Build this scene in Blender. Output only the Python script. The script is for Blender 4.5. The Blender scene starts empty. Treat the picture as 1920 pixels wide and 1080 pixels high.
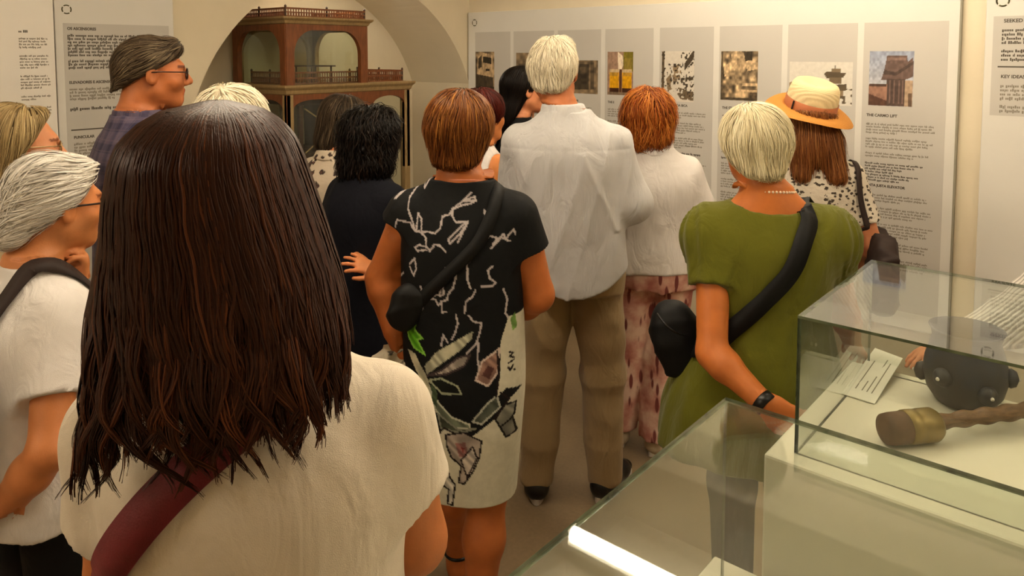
import bpy, math, random
import numpy as np
from mathutils import Vector, Matrix

# ------------------------------------------------------------------ camera
FPX, PX0, PY0, EYE = 1400.0, 960.0, 195.0, 1.72
YAW, PITCH = math.radians(40.2), math.atan(95 / 1400.0)
SC = bpy.context.scene
COL = SC.collection
cam_d = bpy.data.cameras.new('camera')
cam = bpy.data.objects.new('camera', cam_d)
COL.objects.link(cam)
cam_d.sensor_width = 36
cam_d.lens = FPX / 1920 * 36
cam_d.shift_y = -(540 - PY0) / 1920
cam_d.clip_start = 0.02
cam.location = (0, 0, EYE)
cam.rotation_euler = (math.pi / 2 - PITCH, 0, YAW)
SC.camera = cam
SC.view_settings.view_transform = 'Standard'
SC.view_settings.look = 'None'
SC.view_settings.gamma = 1
SC.view_settings.use_curve_mapping = False
SC.view_settings.exposure = 0.82
LAMP_STRENGTH = 30.0
LAMP_COLOR = (1.0, 0.865, 0.66)

world = bpy.data.worlds.new('world')
SC.world = world
world.use_nodes = True
world.node_tree.nodes['Background'].inputs[0].default_value = (1.0, 0.86, 0.66, 1)
world.node_tree.nodes['Background'].inputs[1].default_value = 0.03

# measuring helpers: a pixel of the photograph and one known coordinate give a point in the room
Fv = np.array([-math.sin(YAW) * math.cos(PITCH), math.cos(YAW) * math.cos(PITCH), -math.sin(PITCH)])
Rv = np.array([math.cos(YAW), math.sin(YAW), 0.0])
Uv = np.cross(Rv, Fv)
Fh = np.array([-math.sin(YAW), math.cos(YAW), 0.0])
EYEP = np.array([0, 0, EYE])
def ray(x, y): return Fv + Rv * (x - PX0) / FPX - Uv * (y - PY0) / FPX
def on_x(x, y, X): r = ray(x, y); return EYEP + r * X / r[0]
def on_y(x, y, Y): r = ray(x, y); return EYEP + r * Y / r[1]
def on_z(x, y, Z): r = ray(x, y); return EYEP + r * (Z - EYE) / r[2]
def at_depth(x, y, d):                      # d: horizontal depth along the view direction
    r = ray(x, y); return EYEP + r * d / (r @ Fh)

# ------------------------------------------------------------------ materials
def lin(c):
    if isinstance(c, str):
        c = [int(c[i:i + 2], 16) / 255 for i in (0, 2, 4)]
    return tuple((v / 12.92 if v <= 0.04045 else ((v + 0.055) / 1.055) ** 2.4) for v in c)
MATS = {}
class NT:
    def __init__(s, name):
        s.m = bpy.data.materials.new(name); s.m.use_nodes = True
        s.t = s.m.node_tree; s.b = s.t.nodes['Principled BSDF']
        s.out = s.t.nodes['Material Output']
    def n(s, typ, **kw):
        o = s.t.nodes.new(typ)
        for k, v in kw.items():
            if k.startswith('i_'):
                k = k[2:]; k = int(k) if k.isdigit() else k.replace('_', ' ')
                o.inputs[k].default_value = v
            else: setattr(o, k, v)
        return o
    def l(s, a, b): s.t.links.new(a, b)
    def coords(s, scale=(1, 1, 1)):
        tc = s.n('ShaderNodeTexCoord'); mp = s.n('ShaderNodeMapping')
        mp.inputs['Scale'].default_value = scale
        s.l(tc.outputs['Object'], mp.inputs[0]); return mp.outputs[0]
    def ramp(s, fac, stops, interp='LINEAR'):
        r = s.n('ShaderNodeValToRGB'); r.color_ramp.interpolation = interp
        e = r.color_ramp.elements
        while len(e) < len(stops): e.new(0.5)
        for el, (p, c) in zip(e, stops):
            el.position = p; el.color = (*c[:3], 1)
        s.l(fac, r.inputs[0]); return r.outputs[0]
    def bump(s, height, strength=0.3, dist=0.01):
        b = s.n('ShaderNodeBump'); b.inputs['Strength'].default_value = strength
        b.inputs['Distance'].default_value = dist
        s.l(height, b.inputs['Height']); s.l(b.outputs[0], s.b.inputs['Normal'])

def mat(name, col, rough=0.6, var=0.06, scale=6.0, bump=0.0, bscale=120.0, spec=0.4, metal=0.0, sheen=0.0, stretch=(1, 1, 1)):
    if name in MATS: return MATS[name]
    k = NT(name); c = lin(col)
    co = k.coords(stretch)
    nz = k.n('ShaderNodeTexNoise', i_Scale=scale, i_Detail=5.0, i_Roughness=0.6)
    k.l(co, nz.inputs['Vector'])
    lo = tuple(max(0, v * (1 - var * 2)) for v in c); hi = tuple(min(1, v * (1 + var * 2)) for v in c)
    k.l(k.ramp(nz.outputs[0], [(0.3, lo), (0.7, hi)]), k.b.inputs['Base Color'])
    k.b.inputs['Roughness'].default_value = rough
    k.b.inputs['Specular IOR Level'].default_value = spec
    k.b.inputs['Metallic'].default_value = metal
    if sheen: k.b.inputs['Sheen Weight'].default_value = sheen
    if bump:
        n2 = k.n('ShaderNodeTexNoise', i_Scale=bscale, i_Detail=3.0)
        k.l(co, n2.inputs['Vector']); k.bump(n2.outputs[0], bump, 0.004)
    MATS[name] = k.m
    return k.m

def fabric(name, col, rough=0.85, var=0.05, weave=700.0, fold=0.35, sheen=0.15):
    if name in MATS: return MATS[name]
    k = NT(name); c = lin(col); co = k.coords()
    nz = k.n('ShaderNodeTexNoise', i_Scale=9.0, i_Detail=4.0); k.l(co, nz.inputs['Vector'])
    lo = tuple(v * (1 - var) for v in c); hi = tuple(min(1, v * (1 + var)) for v in c)
    k.l(k.ramp(nz.outputs[0], [(0.3, lo), (0.7, hi)]), k.b.inputs['Base Color'])
    k.b.inputs['Roughness'].default_value = rough
    k.b.inputs['Specular IOR Level'].default_value = 0.2
    k.b.inputs['Sheen Weight'].default_value = sheen
    w = k.n('ShaderNodeTexNoise', i_Scale=weave, i_Detail=1.0); k.l(co, w.inputs['Vector'])
    f = k.n('ShaderNodeTexNoise', i_Scale=14.0, i_Detail=3.0, i_Distortion=1.2)
    mp = k.coords((1, 1, 0.45)); k.l(mp, f.inputs['Vector'])
    ad = k.n('ShaderNodeMath', operation='MULTIPLY_ADD'); ad.inputs[1].default_value = 0.06
    k.l(w.outputs[0], ad.inputs[0]); k.l(f.outputs[0], ad.inputs[2])
    k.bump(ad.outputs[0], fold, 0.02)
    MATS[name] = k.m
    return k.m

def attr_mat(name, rough=0.8, spec=0.25, bump=0.0, bscale=200.0):
    """colour comes from the mesh colour attribute 'print'"""
    if name in MATS: return MATS[name]
    k = NT(name)
    a = k.n('ShaderNodeAttribute', attribute_name='print')
    nz = k.n('ShaderNodeTexNoise', i_Scale=60.0, i_Detail=3.0); k.l(k.coords(), nz.inputs['Vector'])
    mx = k.n('ShaderNodeMix', data_type='RGBA', blend_type='MULTIPLY'); mx.inputs[0].default_value = 0.25
    k.l(a.outputs['Color'], mx.inputs[6]); k.l(nz.outputs[0], mx.inputs[7])
    k.l(mx.outputs[2], k.b.inputs['Base Color'])
    k.b.inputs['Roughness'].default_value = rough
    k.b.inputs['Specular IOR Level'].default_value = spec
    if bump:
        f = k.n('ShaderNodeTexNoise', i_Scale=bscale, i_Detail=2.0); k.l(k.coords(), f.inputs['Vector'])
        k.bump(f.outputs[0], bump, 0.01)
    MATS[name] = k.m
    return k.m

def glass_mat(name='clear_glass', tint=(0.955, 0.975, 0.955), refl=1.0):
    if name in MATS: return MATS[name]
    k = NT(name); k.t.nodes.remove(k.b)
    tr = k.n('ShaderNodeBsdfTransparent'); tr.inputs[0].default_value = (*tint, 1)
    gl = k.n('ShaderNodeBsdfGlossy'); gl.inputs['Roughness'].default_value = 0.015
    lw = k.n('ShaderNodeLayerWeight'); lw.inputs[0].default_value = 0.5
    pw = k.n('ShaderNodeMath', operation='POWER'); pw.inputs[1].default_value = 5.0
    k.l(lw.outputs['Facing'], pw.inputs[0])
    ma = k.n('ShaderNodeMath', operation='MULTIPLY_ADD'); ma.inputs[1].default_value = 0.95 * refl; ma.inputs[2].default_value = 0.045 * refl
    k.l(pw.outputs[0], ma.inputs[0])
    # a faint dust / smear film
    nz = k.n('ShaderNodeTexNoise', i_Scale=7.0, i_Detail=4.0); k.l(k.coords(), nz.inputs['Vector'])
    df = k.n('ShaderNodeBsdfDiffuse'); df.inputs[0].default_value = (0.8, 0.82, 0.74, 1)
    fm = k.n('ShaderNodeMath', operation='MULTIPLY'); fm.inputs[1].default_value = 0.022
    k.l(nz.outputs[0], fm.inputs[0])
    m0 = k.n('ShaderNodeMixShader'); k.l(fm.outputs[0], m0.inputs[0]); k.l(tr.outputs[0], m0.inputs[1]); k.l(df.outputs[0], m0.inputs[2])
    mx = k.n('ShaderNodeMixShader'); k.l(ma.outputs[0], mx.inputs[0]); k.l(m0.outputs[0], mx.inputs[1]); k.l(gl.outputs[0], mx.inputs[2])
    k.l(mx.outputs[0], k.out.inputs[0])
    MATS[name] = k.m
    return k.m

def emit_mat(name, col, s):
    if name in MATS: return MATS[name]
    k = NT(name); k.t.nodes.remove(k.b)
    e = k.n('ShaderNodeEmission'); e.inputs[0].default_value = (*col, 1); e.inputs[1].default_value = s
    k.l(e.outputs[0], k.out.inputs[0]); MATS[name] = k.m
    return k.m

# ------------------------------------------------------------------ mesh helpers
def link(name, me, material=None, parent=None, smooth=False):
    o = bpy.data.objects.new(name, me); COL.objects.link(o)
    if parent is not None: o.parent = parent
    if material is not None:
        for m in (material if isinstance(material, (list, tuple)) else [material]): me.materials.append(m)
    if smooth: me.shade_smooth()
    return o
def tag(o, label, cat, group=None):
    o['label'] = label; o['category'] = cat
    if group: o['group'] = group
    return o
def struct(o): o['kind'] = 'structure'; return o
def empty(name, loc=(0, 0, 0), rz=0.0, label=None, cat=None, group=None):
    o = bpy.data.objects.new(name, None); COL.objects.link(o)
    o.location = loc; o.rotation_euler = (0, 0, rz); o.empty_display_size = 0.1
    if label: tag(o, label, cat, group)
    return o
class MB:
    """collects simple solids; build() makes ONE mesh object"""
    def __init__(s): s.v = []; s.f = []; s.mi = []
    def add(s, v, f, mi=0):
        b = len(s.v); s.v += [tuple(map(float, p)) for p in v]
        s.f += [tuple(i + b for i in q) for q in f]; s.mi += [mi] * len(f); return s
    def box(s, lo, hi, mi=0):
        (x0, y0, z0), (x1, y1, z1) = lo, hi
        return s.add([(x0, y0, z0), (x1, y0, z0), (x1, y1, z0), (x0, y1, z0), (x0, y0, z1), (x1, y0, z1), (x1, y1, z1), (x0, y1, z1)],
                     [(0, 3, 2, 1), (4, 5, 6, 7), (0, 1, 5, 4), (1, 2, 6, 5), (2, 3, 7, 6), (3, 0, 4, 7)], mi)
    def lathe(s, prof, c=(0, 0, 0), axis=(0, 0, 1), n=20, mi=0):
        c = Vector(c); a = Vector(axis).normalized()
        u = a.orthogonal().normalized(); w = a.cross(u); v = []
        for r, h in prof:
            for i in range(n):
                t = 2 * math.pi * i / n
                v.append(c + a * h + (u * math.cos(t) + w * math.sin(t)) * max(r, 1e-4))
        f = [(j * n + i, j * n + (i + 1) % n, (j + 1) * n + (i + 1) % n, (j + 1) * n + i) for j in range(len(prof) - 1) for i in range(n)]
        f += [tuple(range(n))[::-1], tuple((len(prof) - 1) * n + i for i in range(n))]
        return s.add(v, f, mi)
    def tube(s, pts, r, n=8, mi=0, closed=False):
        pts = [Vector(p) for p in pts]; m = len(pts); v = []; ref = None
        for i, p in enumerate(pts):
            a = pts[(i - 1) % m] if (i or closed) else p
            b = pts[(i + 1) % m] if (i < m - 1 or closed) else p
            t = (b - a).normalized()
            if ref is None: ref = t.orthogonal().normalized()
            ref = (ref - t * ref.dot(t)).normalized(); w = t.cross(ref)
            rr = r[i] if isinstance(r, (list, tuple)) else r
            v += [p + (ref * math.cos(2 * math.pi * k / n) + w * math.sin(2 * math.pi * k / n)) * rr for k in range(n)]
        f = []
        for j in range(m if closed else m - 1):
            j2 = (j + 1) % m
            f += [(j * n + i, j * n + (i + 1) % n, j2 * n + (i + 1) % n, j2 * n + i) for i in range(n)]
        if not closed: f += [tuple(range(n))[::-1], tuple((m - 1) * n + i for i in range(n))]
        return s.add(v, f, mi)
    def build(s, name, material, parent=None, smooth=False, bevel=0.0):
        me = bpy.data.meshes.new(name); me.from_pydata(s.v, [], s.f); me.update()
        o = link(name, me, material, parent)
        if any(s.mi): me.polygons.foreach_set('material_index', s.mi)
        if smooth: me.shade_auto_smooth() if hasattr(me, 'shade_auto_smooth') else me.shade_smooth()
        if bevel:
            b = o.modifiers.new('bevel', 'BEVEL'); b.width = bevel; b.segments = 2; b.limit_method = 'ANGLE'
        return o

def np_mesh(name, V, Fq, material, parent, colors=None, attr='print', smooth=True):
    me = bpy.data.meshes.new(name)
    V = np.asarray(V, np.float32); Fq = np.asarray(Fq, np.int32); k = Fq.shape[1]
    me.vertices.add(len(V)); me.vertices.foreach_set('co', V.ravel())
    me.loops.add(Fq.size); me.loops.foreach_set('vertex_index', Fq.ravel())
    me.polygons.add(len(Fq)); me.polygons.foreach_set('loop_start', np.arange(len(Fq), dtype=np.int32) * k)
    me.update(calc_edges=True)
    if colors is not None:
        a = me.color_attributes.new(attr, 'FLOAT_COLOR', 'POINT')
        c = np.ones((len(V), 4), np.float32); c[:, :3] = colors
        a.data.foreach_set('color', c.ravel())
    if smooth: me.shade_smooth()
    return link(name, me, material, parent)

FONT = None
def text_mesh(name, body, size, material, parent, M, bold=0.0, squeeze=1.0):
    cu = bpy.data.curves.new(name, 'FONT'); cu.body = body; cu.size = size; cu.extrude = 0.0004; cu.offset = bold
    o = bpy.data.objects.new(name, cu); COL.objects.link(o)
    bpy.context.view_layer.update()
    me = bpy.data.meshes.new_from_object(o.evaluated_get(bpy.context.evaluated_depsgraph_get()))
    bpy.data.objects.remove(o); bpy.data.curves.remove(cu)
    me.transform(Matrix.Scale(squeeze, 4, (1, 0, 0)))
    me.transform(M); me.name = name
    me.materials.clear()
    return link(name, me, material, parent)

# ------------------------------------------------------------------ the room
YB, XL, XR, YF, ZC = 3.86, -3.66, 2.3, -2.6, 2.75      # back wall, left wall, right wall, wall behind the camera, ceiling
XN = -4.26                                              # back of the arched niche in the left wall
M_wall = mat('cream_plaster', (0.84, 0.795, 0.70), 0.85, 0.02, 3.0, 0.15, 40.0, 0.15)
M_ceil = mat('ceiling_plaster', (0.86, 0.82, 0.74), 0.9, 0.02, 3.0)
k = NT('stone_floor'); co = k.coords()
n1 = k.n('ShaderNodeTexNoise', i_Scale=1.3, i_Detail=8.0, i_Roughness=0.65); k.l(co, n1.inputs['Vector'])
n2 = k.n('ShaderNodeTexNoise', i_Scale=70.0, i_Detail=4.0); k.l(co, n2.inputs['Vector'])
mxf = k.n('ShaderNodeMath', operation='MULTIPLY_ADD'); mxf.inputs[1].default_value = 0.25
k.l(n2.outputs[0], mxf.inputs[0]); k.l(n1.outputs[0], mxf.inputs[2])
k.l(k.ramp(mxf.outputs[0], [(0.4, lin((0.44, 0.37, 0.28))), (0.85, lin((0.58, 0.50, 0.39)))]), k.b.inputs['Base Color'])
k.b.inputs['Roughness'].default_value = 0.42; k.b.inputs['Specular IOR Level'].default_value = 0.35
k.bump(n2.outputs[0], 0.05, 0.003); M_floor = k.m

struct(MB().box((XN - 0.3, YF - 0.2, -0.1), (XR + 0.2, YB + 0.2, 0)).build('floor', M_floor))
struct(MB().box((XN - 0.3, YF - 0.2, ZC), (XR + 0.2, YB + 0.2, ZC + 0.1)).build('ceiling', M_ceil))
struct(MB().box((XN - 0.2, YB, 0), (XR + 0.2, YB + 0.2, ZC)).build('wall_back', M_wall))
struct(MB().box((XR, YF, 0), (XR + 0.2, YB, ZC)).build('wall_right', M_wall))
struct(MB().box((XL, YF - 0.2, 0), (XR + 0.2, YF, ZC)).build('wall_front', M_wall))
struct(MB().box((XN - 0.2, YF, 0), (XN, YB, ZC)).build('wall_niche', M_wall))
# arched left wall: a segmental arch whose far springer dies into the back wall
AY, AZ, AR = 2.858, 1.135, 1.068
def arch_wall():
    n = 48; y_end = AY - AR
    pts = [(AY + AR * math.cos(t), AZ + AR * math.sin(t)) for t in np.linspace(math.acos((YB - AY) / AR), math.pi, n)]
    mb = MB()
    # spandrel strip on the front face, soffit, and jambs
    v = []
    for X in (XL, XN + 0.0):
        v += [(X, y, z) for y, z in pts] + [(X, y, ZC) for y, z in pts]
    f = []
    for i in range(n - 1):
        f.append((i, i + 1, n + i + 1, n + i))                      # face towards the room
        f.append((i + 1, i, 2 * n + i, 2 * n + i + 1))              # soffit
    mb.add(v, f)
    y0 = pts[-1][0]
    mb.box((XN, YF, 0), (XL, y0, ZC))                               # wall on the near side of the arch
    return mb
struct(arch_wall().build('wall_left', M_wall))
M_base = mat('baseboard_paint', (0.78, 0.72, 0.60), 0.5, 0.02)
struct(MB().box((XN, YB - 0.015, 0), (XR, YB, 0.09)).build('baseboard_back', M_base, bevel=0.004))
struct(MB().box((XN, AY - AR, 0), (XN + 0.015, YB - 0.015, 0.09)).build('baseboard_left', M_base, bevel=0.004))

# ------------------------------------------------------------------ lamps on the ceiling, and a strip lamp added for the niche
M_tube = emit_mat('lit_tube', LAMP_COLOR, LAMP_STRENGTH)
M_metal = mat('white_enamel', (0.85, 0.84, 0.8), 0.4, 0.02)
nl = empty('added_niche_lamp', (XL - 0.09, AY, 0), 0, 'added unseen strip lamp under the arch that brightens the niche', 'lamp')  # unseen strip lamp, added only to brighten the dark niche
MB().box((-0.02, -0.36, AZ + AR - 0.085), (0.02, 0.36, AZ + AR - 0.07)).build('housing', M_metal, nl)
MB().box((-0.013, -0.35, AZ + AR - 0.095), (0.013, 0.35, AZ + AR - 0.085)).build('strip', emit_mat('lit_strip', LAMP_COLOR, 32.0), nl)
for s_ in (-0.3, 0.3): MB().lathe([(0.005, AZ + AR - 0.075), (0.005, AZ + AR - 0.02)], (0, s_, 0), n=8).build('hanger', M_metal, nl)
def ceiling_lamp(x0, x1, y, label):
    t = empty('ceiling_lamp', ((x0 + x1) / 2, y, ZC), 0, label, 'lamp', 'linear ceiling lamps')
    hl = (x1 - x0) / 2
    MB().box((-hl, -0.03, -0.09), (hl, 0.03, -0.055)).build('housing', M_metal, t, bevel=0.004)
    MB().lathe([(0.03, -hl + 0.02), (0.032, -hl + 0.025), (0.032, hl - 0.025), (0.03, hl - 0.02)], (0, 0, -0.125), (1, 0, 0), 16).build('tube', M_tube, t, True)
    for s in (-1, 1):
        MB().box((s * hl - 0.018, -0.035, -0.16), (s * hl + 0.018, 0.035, -0.055)).build('end_cap', M_metal, t, bevel=0.004)
        MB().lathe([(0.008, -0.055), (0.008, 0.0)], (s * hl * 0.7, 0, 0)).build('hanger', M_metal, t)
    return t
ceiling_lamp(-2.06, -0.26, 2.875, 'linear ceiling lamp above the long photo panel, mirrored in the lower glass case')
ceiling_lamp(-2.3, -0.5, 1.2, 'linear ceiling lamp above the middle of the crowd')
ceiling_lamp(0.3, 2.1, 1.9, 'linear ceiling lamp over the right side of the room, outside the picture')  # unseen lamp, placed here to send more light into the niche
ceiling_lamp(-2.9, -1.1, -1.4, 'linear ceiling lamp behind the photographer, outside the picture')

# ------------------------------------------------------------------ information panels
RNG = random.Random(7)
M_board = mat('panel_board', (0.82, 0.81, 0.785), 0.55, 0.015, 2.0)
M_board_white = mat('panel_board_white', (0.90, 0.88, 0.85), 0.5, 0.015, 2.0)
M_colgrey = mat('panel_grey_print', (0.73, 0.715, 0.69), 0.6, 0.015, 2.0)
M_ink = mat('ink_dark', (0.30, 0.27, 0.23), 0.7, 0.02)
M_ink2 = mat('ink_body', (0.50, 0.47, 0.42), 0.7, 0.02)
M_olive = mat('ink_olive', (0.36, 0.34, 0.22), 0.6, 0.02)
M_edge_d = mat('panel_edge', (0.55, 0.53, 0.47), 0.6, 0.02)

class Face:
    """a flat board: (s along the board, z up) to room coordinates; boards face the room"""
    def __init__(s, kind, plane): s.kind = kind; s.p = plane
    def pt(s, a, z, off=0.0):
        return (a, s.p - off, z) if s.kind == 'back' else (s.p + off, a, z)
    def px(s, x, y):
        q = on_y(x, y, s.p) if s.kind == 'back' else on_x(x, y, s.p)
        return (q[0], q[2]) if s.kind == 'back' else (q[1], q[2])
    def mtx(s, a, z, off):
        q = s.pt(a, z, off)
        if s.kind == 'back': return Matrix.Translation(q) @ Matrix(((1, 0, 0, 0), (0, 0, -1, 0), (0, 1, 0, 0), (0, 0, 0, 1)))
        return Matrix.Translation(q) @ Matrix(((0, 0, 1, 0), (1, 0, 0, 0), (0, 1, 0, 0), (0, 0, 0, 1)))
    def quad(s, mb, a0, a1, z0, z1, off, mi=0):
        return mb.add([s.pt(a0, z0, off), s.pt(a1, z0, off), s.pt(a1, z1, off), s.pt(a0, z1, off)], [(0, 1, 2, 3)], mi)
    def slab(s, mb, a0, a1, z0, z1, o0, o1):
        p, q = s.pt(a0, z0, o0), s.pt(a1, z1, o1)
        return mb.box([min(u, v) for u, v in zip(p, q)], [max(u, v) for u, v in zip(p, q)])

def paragraph(face, par, a0, a1, ztop, lines, lead=0.0135, xh=0.0058, ragged=0.12, off=0.0232, material=None, last=0.6):
    """unreadably small print: each letter a tiny bar, words with gaps"""
    mb = MB(); z = ztop
    for i in range(lines):
        end = a1 - (a1 - a0) * (RNG.random() * ragged)
        if i == lines - 1: end = a0 + (a1 - a0) * (last * (0.7 + 0.5 * RNG.random()))
        x = a0
        while x < end:
            for _ in range(RNG.choice([2, 3, 4, 5, 6, 7, 8])):
                w = xh * RNG.choice([0.5, 0.75, 0.8, 0.9]); up = xh * (RNG.choice([0, 0, 0, 0.5])); dn = xh * RNG.choice([0, 0, 0, 0, 0.4])
                if x + w > end: break
                face.quad(mb, x, x + w * 0.78, z - xh - dn, z + up, off); x += w
            x += xh * 0.75
        z -= lead
    mb.build('text_paragraph', material or M_ink2, par)
    return z
def heading(face, par, a, z, body, size, squeeze=0.95, off=0.0232, bold=0.0006):
    size *= 0.76
    text_mesh('text_heading', body, size, M_ink, par, face.mtx(a, z - size * 0.7, off), bold, squeeze)
def logo(face, par, a, z, r, off=0.0232):
    mb = MB()
    for q in range(4):
        t0, t1 = math.radians(90 * q + 55), math.radians(90 * q + 125)
        pts = [(t0 + (t1 - t0) * i / 8) for i in range(9)]
        v = [face.pt(a + math.cos(t) * rr, z + math.sin(t) * rr, off) for rr in (r * 0.74, r) for t in pts]
        mb.add(v, [(i, i + 1, 10 + i, 9 + i) for i in range(8)])
        t0, t1 = math.radians(90 * q + 10 - 22), math.radians(90 * q + 10 + 30)
        pts = [(t0 + (t1 - t0) * i / 8) for i in range(9)]
        v = [face.pt(a + math.cos(t) * rr, z + math.sin(t) * rr, off) for rr in (r * 0.84, r * 0.96) for t in pts]
        mb.add(v, [(i, i + 1, 10 + i, 9 + i) for i in range(8)])
    mb.build('logo', M_olive, par)

def photo(face, par, a0, a1, z0, z1, fn, nx=64, nz=84, off=0.0236):
    u, v = np.meshgrid(np.linspace(0, 1, nx), np.linspace(0, 1, nz), indexing='ij')
    c = fn(u.ravel(), 1 - v.ravel())        # v measured downwards like a picture
    V = [face.pt(a0 + (a1 - a0) * s, z0 + (z1 - z0) * t, off) for s, t in zip(u.ravel(), v.ravel())]
    idx = np.arange(nx * nz).reshape(nx, nz)
    Fq = np.stack([idx[:-1, :-1], idx[1:, :-1], idx[1:, 1:], idx[:-1, 1:]], -1).reshape(-1, 4)
    np_mesh('photograph', V, Fq, attr_mat('photo_print', 0.45), par, [lin_np(x) for x in c], smooth=False)
def lin_np(c): c = np.clip(c, 0, 1); return np.where(c <= 0.04045, c / 12.92, ((c + 0.055) / 1.055) ** 2.4)
def vnoise(u, v, sc, seed):
    """smooth value noise for the little printed pictures"""
    r = np.random.RandomState(seed); n = int(sc) + 3; g = r.rand(n, n)
    x, y = u * sc, v * sc; i, j = x.astype(int), y.astype(int); fx, fy = x - i, y - j
    fx, fy = fx * fx * (3 - 2 * fx), fy * fy * (3 - 2 * fy)
    return g[i, j] * (1 - fx) * (1 - fy) + g[i + 1, j] * fx * (1 - fy) + g[i, j + 1] * (1 - fx) * fy + g[i + 1, j + 1] * fx * fy
class Pic:
    def __init__(s, u, v, bg): s.u, s.v = u, v; s.c = np.tile(np.array(bg, float), (len(u), 1))
    def rect(s, u0, v0, u1, v1, col, slope=0.0):
        m = (s.u > u0) & (s.u < u1) & (s.v > v0 + slope * (s.u - u0)) & (s.v < v1 + slope * (s.u - u0)); s.c[m] = col; return s
    def poly(s, pts, col):
        m = inside(s.u, s.v, pts); s.c[m] = col; return s
    def grain(s, amt, sc, seed):
        s.c *= 1 + amt * (vnoise(s.u, s.v, sc, seed)[:, None] - 0.5) * 2; return s
def inside(x, y, pts):
    m = np.zeros(len(x), bool); n = len(pts)
    for i in range(n):
        (x0, y0), (x1, y1) = pts[i], pts[(i + 1) % n]
        if y0 == y1: continue
        cnd = ((y0 > y) != (y1 > y)) & (x < (x1 - x0) * (y - y0) / (y1 - y0) + x0); m ^= cnd
    return m
SEP = lambda t: np.array([0.42, 0.36, 0.28]) * t
def pic_tram_white(u, v):
    p = Pic(u, v, SEP(1.2)).grain(0.5, 9, 1)
    p.poly([(0.12, 0.15), (0.35, 0.02), (0.9, 0.08), (0.97, 0.3), (0.97, 1), (0.05, 1), (0.1, 0.4)], SEP(1.75))
    p.poly([(0.4, 0.12), (0.85, 0.16), (0.85, 0.32), (0.4, 0.28)], SEP(0.5)); p.poly([(0.15, 0.18), (0.34, 0.08), (0.34, 0.4), (0.14, 0.45)], SEP(0.7))
    p.poly([(0.02, 0.58), (0.95, 0.66), (0.95, 1), (0.02, 1)], SEP(0.72)); p.rect(0.55, 0.44, 0.75, 0.5, SEP(0.5))
    p.rect(0, 0.9, 1, 1, SEP(0.55)); return p.grain(0.2, 14, 2).c
def pic_brown(u, v):
    return Pic(u, v, SEP(1.3)).rect(0.1, 0.3, 0.9, 1, SEP(0.8)).grain(0.4, 8, 3).c
def pic_dark(u, v):
    p = Pic(u, v, SEP(1.15)); p.rect(0.05, 0.12, 0.75, 0.95, SEP(0.62)); p.rect(0.25, 0.2, 0.45, 0.42, SEP(1.2)); p.rect(0.5, 0.2, 0.66, 0.42, SEP(0.8))
    p.rect(0.8, 0.05, 0.9, 0.95, SEP(0.8)); p.poly([(0, 0.9), (1, 0.86), (1, 1), (0, 1)], SEP(1.3)); return p.grain(0.3, 12, 4).c
def pic_yellow(u, v):
    p = Pic(u, v, (0.62, 0.5, 0.42)); p.rect(0.62, 0, 1, 0.45, (0.47, 0.43, 0.13)); p.poly([(0.4, 0.0), (0.6, 0.1), (0.62, 0.3), (0.5, 0.5), (0.42, 0.4)], (0.92, 0.85, 0.75))
    p.rect(0.66, 0.15, 0.95, 0.42, (0.55, 0.48, 0.2))
    for a in (0.08, 0.58):
        p.rect(a, 0.42, a + 0.37, 0.86, (0.85, 0.62, 0.05)); p.rect(a, 0.40, a + 0.37, 0.47, (0.8, 0.7, 0.55)); p.rect(a + 0.03, 0.48, a + 0.34, 0.56, (0.72, 0.55, 0.2))
        p.rect(a, 0.84, a + 0.37, 0.93, (0.25, 0.13, 0.07))
    p.rect(0.47, 0.4, 0.57, 0.95, (0.35, 0.22, 0.12)); p.rect(0, 0.93, 1, 1, (0.5, 0.42, 0.34)); return p.grain(0.12, 20, 5).c
def pic_sketch(u, v):
    w = np.array([0.84, 0.81, 0.76]); p = Pic(u, v, w); D = SEP(0.7)
    p.rect(0, 0, 0.08, 0.85, SEP(0.9)); p.poly([(0.7, 0.25), (0.95, 0), (1, 0.02), (0.98, 0.15), (0.72, 0.38)], D); p.poly([(0.35, 0.3), (0.6, 0.25), (0.62, 0.62), (0.35, 0.6)], SEP(1.35))
    p.poly([(0.45, 0.55), (0.98, 0.5), (0.98, 0.56), (0.5, 0.66)], D); p.poly([(0.4, 0.75), (0.55, 0.72), (1, 0.8), (1, 0.97), (0.6, 0.95)], SEP(1.0))
    p.poly([(0.15, 0.55), (0.3, 0.45), (0.35, 0.75), (0.2, 0.8)], SEP(1.2))
    n = vnoise(u, v, 26, 6); m = (n > 0.66) & (v < 0.9) & ~((v < 0.25) & (u < 0.6) & (u > 0.1)) & ~((v > 0.8) & (u < 0.5)); p.c[m] = SEP(0.6)
    n = vnoise(u, v, 22, 16); m = (n < 0.3) & (u > 0.3) & (v > 0.3); p.c[m] = w; return p.c
def pic_crowd(u, v):
    p = Pic(u, v, SEP(1.5)); n = vnoise(u, v, 11, 8); n2 = vnoise(u, v, 7, 9)
    p.c = np.outer(0.6 + 1.5 * n * (0.5 + n2), np.array([0.42, 0.36, 0.28]))
    p.poly([(0.28, 0.05), (0.42, 0.0), (0.45, 0.4), (0.3, 0.38)], SEP(1.9)); p.poly([(0.62, 0.02), (0.85, 0.0), (0.85, 0.18), (0.66, 0.2)], SEP(0.55))
    p.poly([(0.08, 0.3), (0.2, 0.25), (0.22, 0.5), (0.1, 0.52)], SEP(2.0)); p.poly([(0.7, 0.25), (1, 0.22), (1, 0.36), (0.72, 0.4)], SEP(1.9)); p.rect(0.6, 0.65, 1, 0.7, SEP(2)); p.rect(0.5, 0.78, 1, 0.82, SEP(1.9))
    p.rect(0, 0, 0.06, 1, SEP(0.8)); p.rect(0, 0.94, 1, 1, SEP(0.7)); return p.grain(0.2, 24, 10).c
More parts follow.
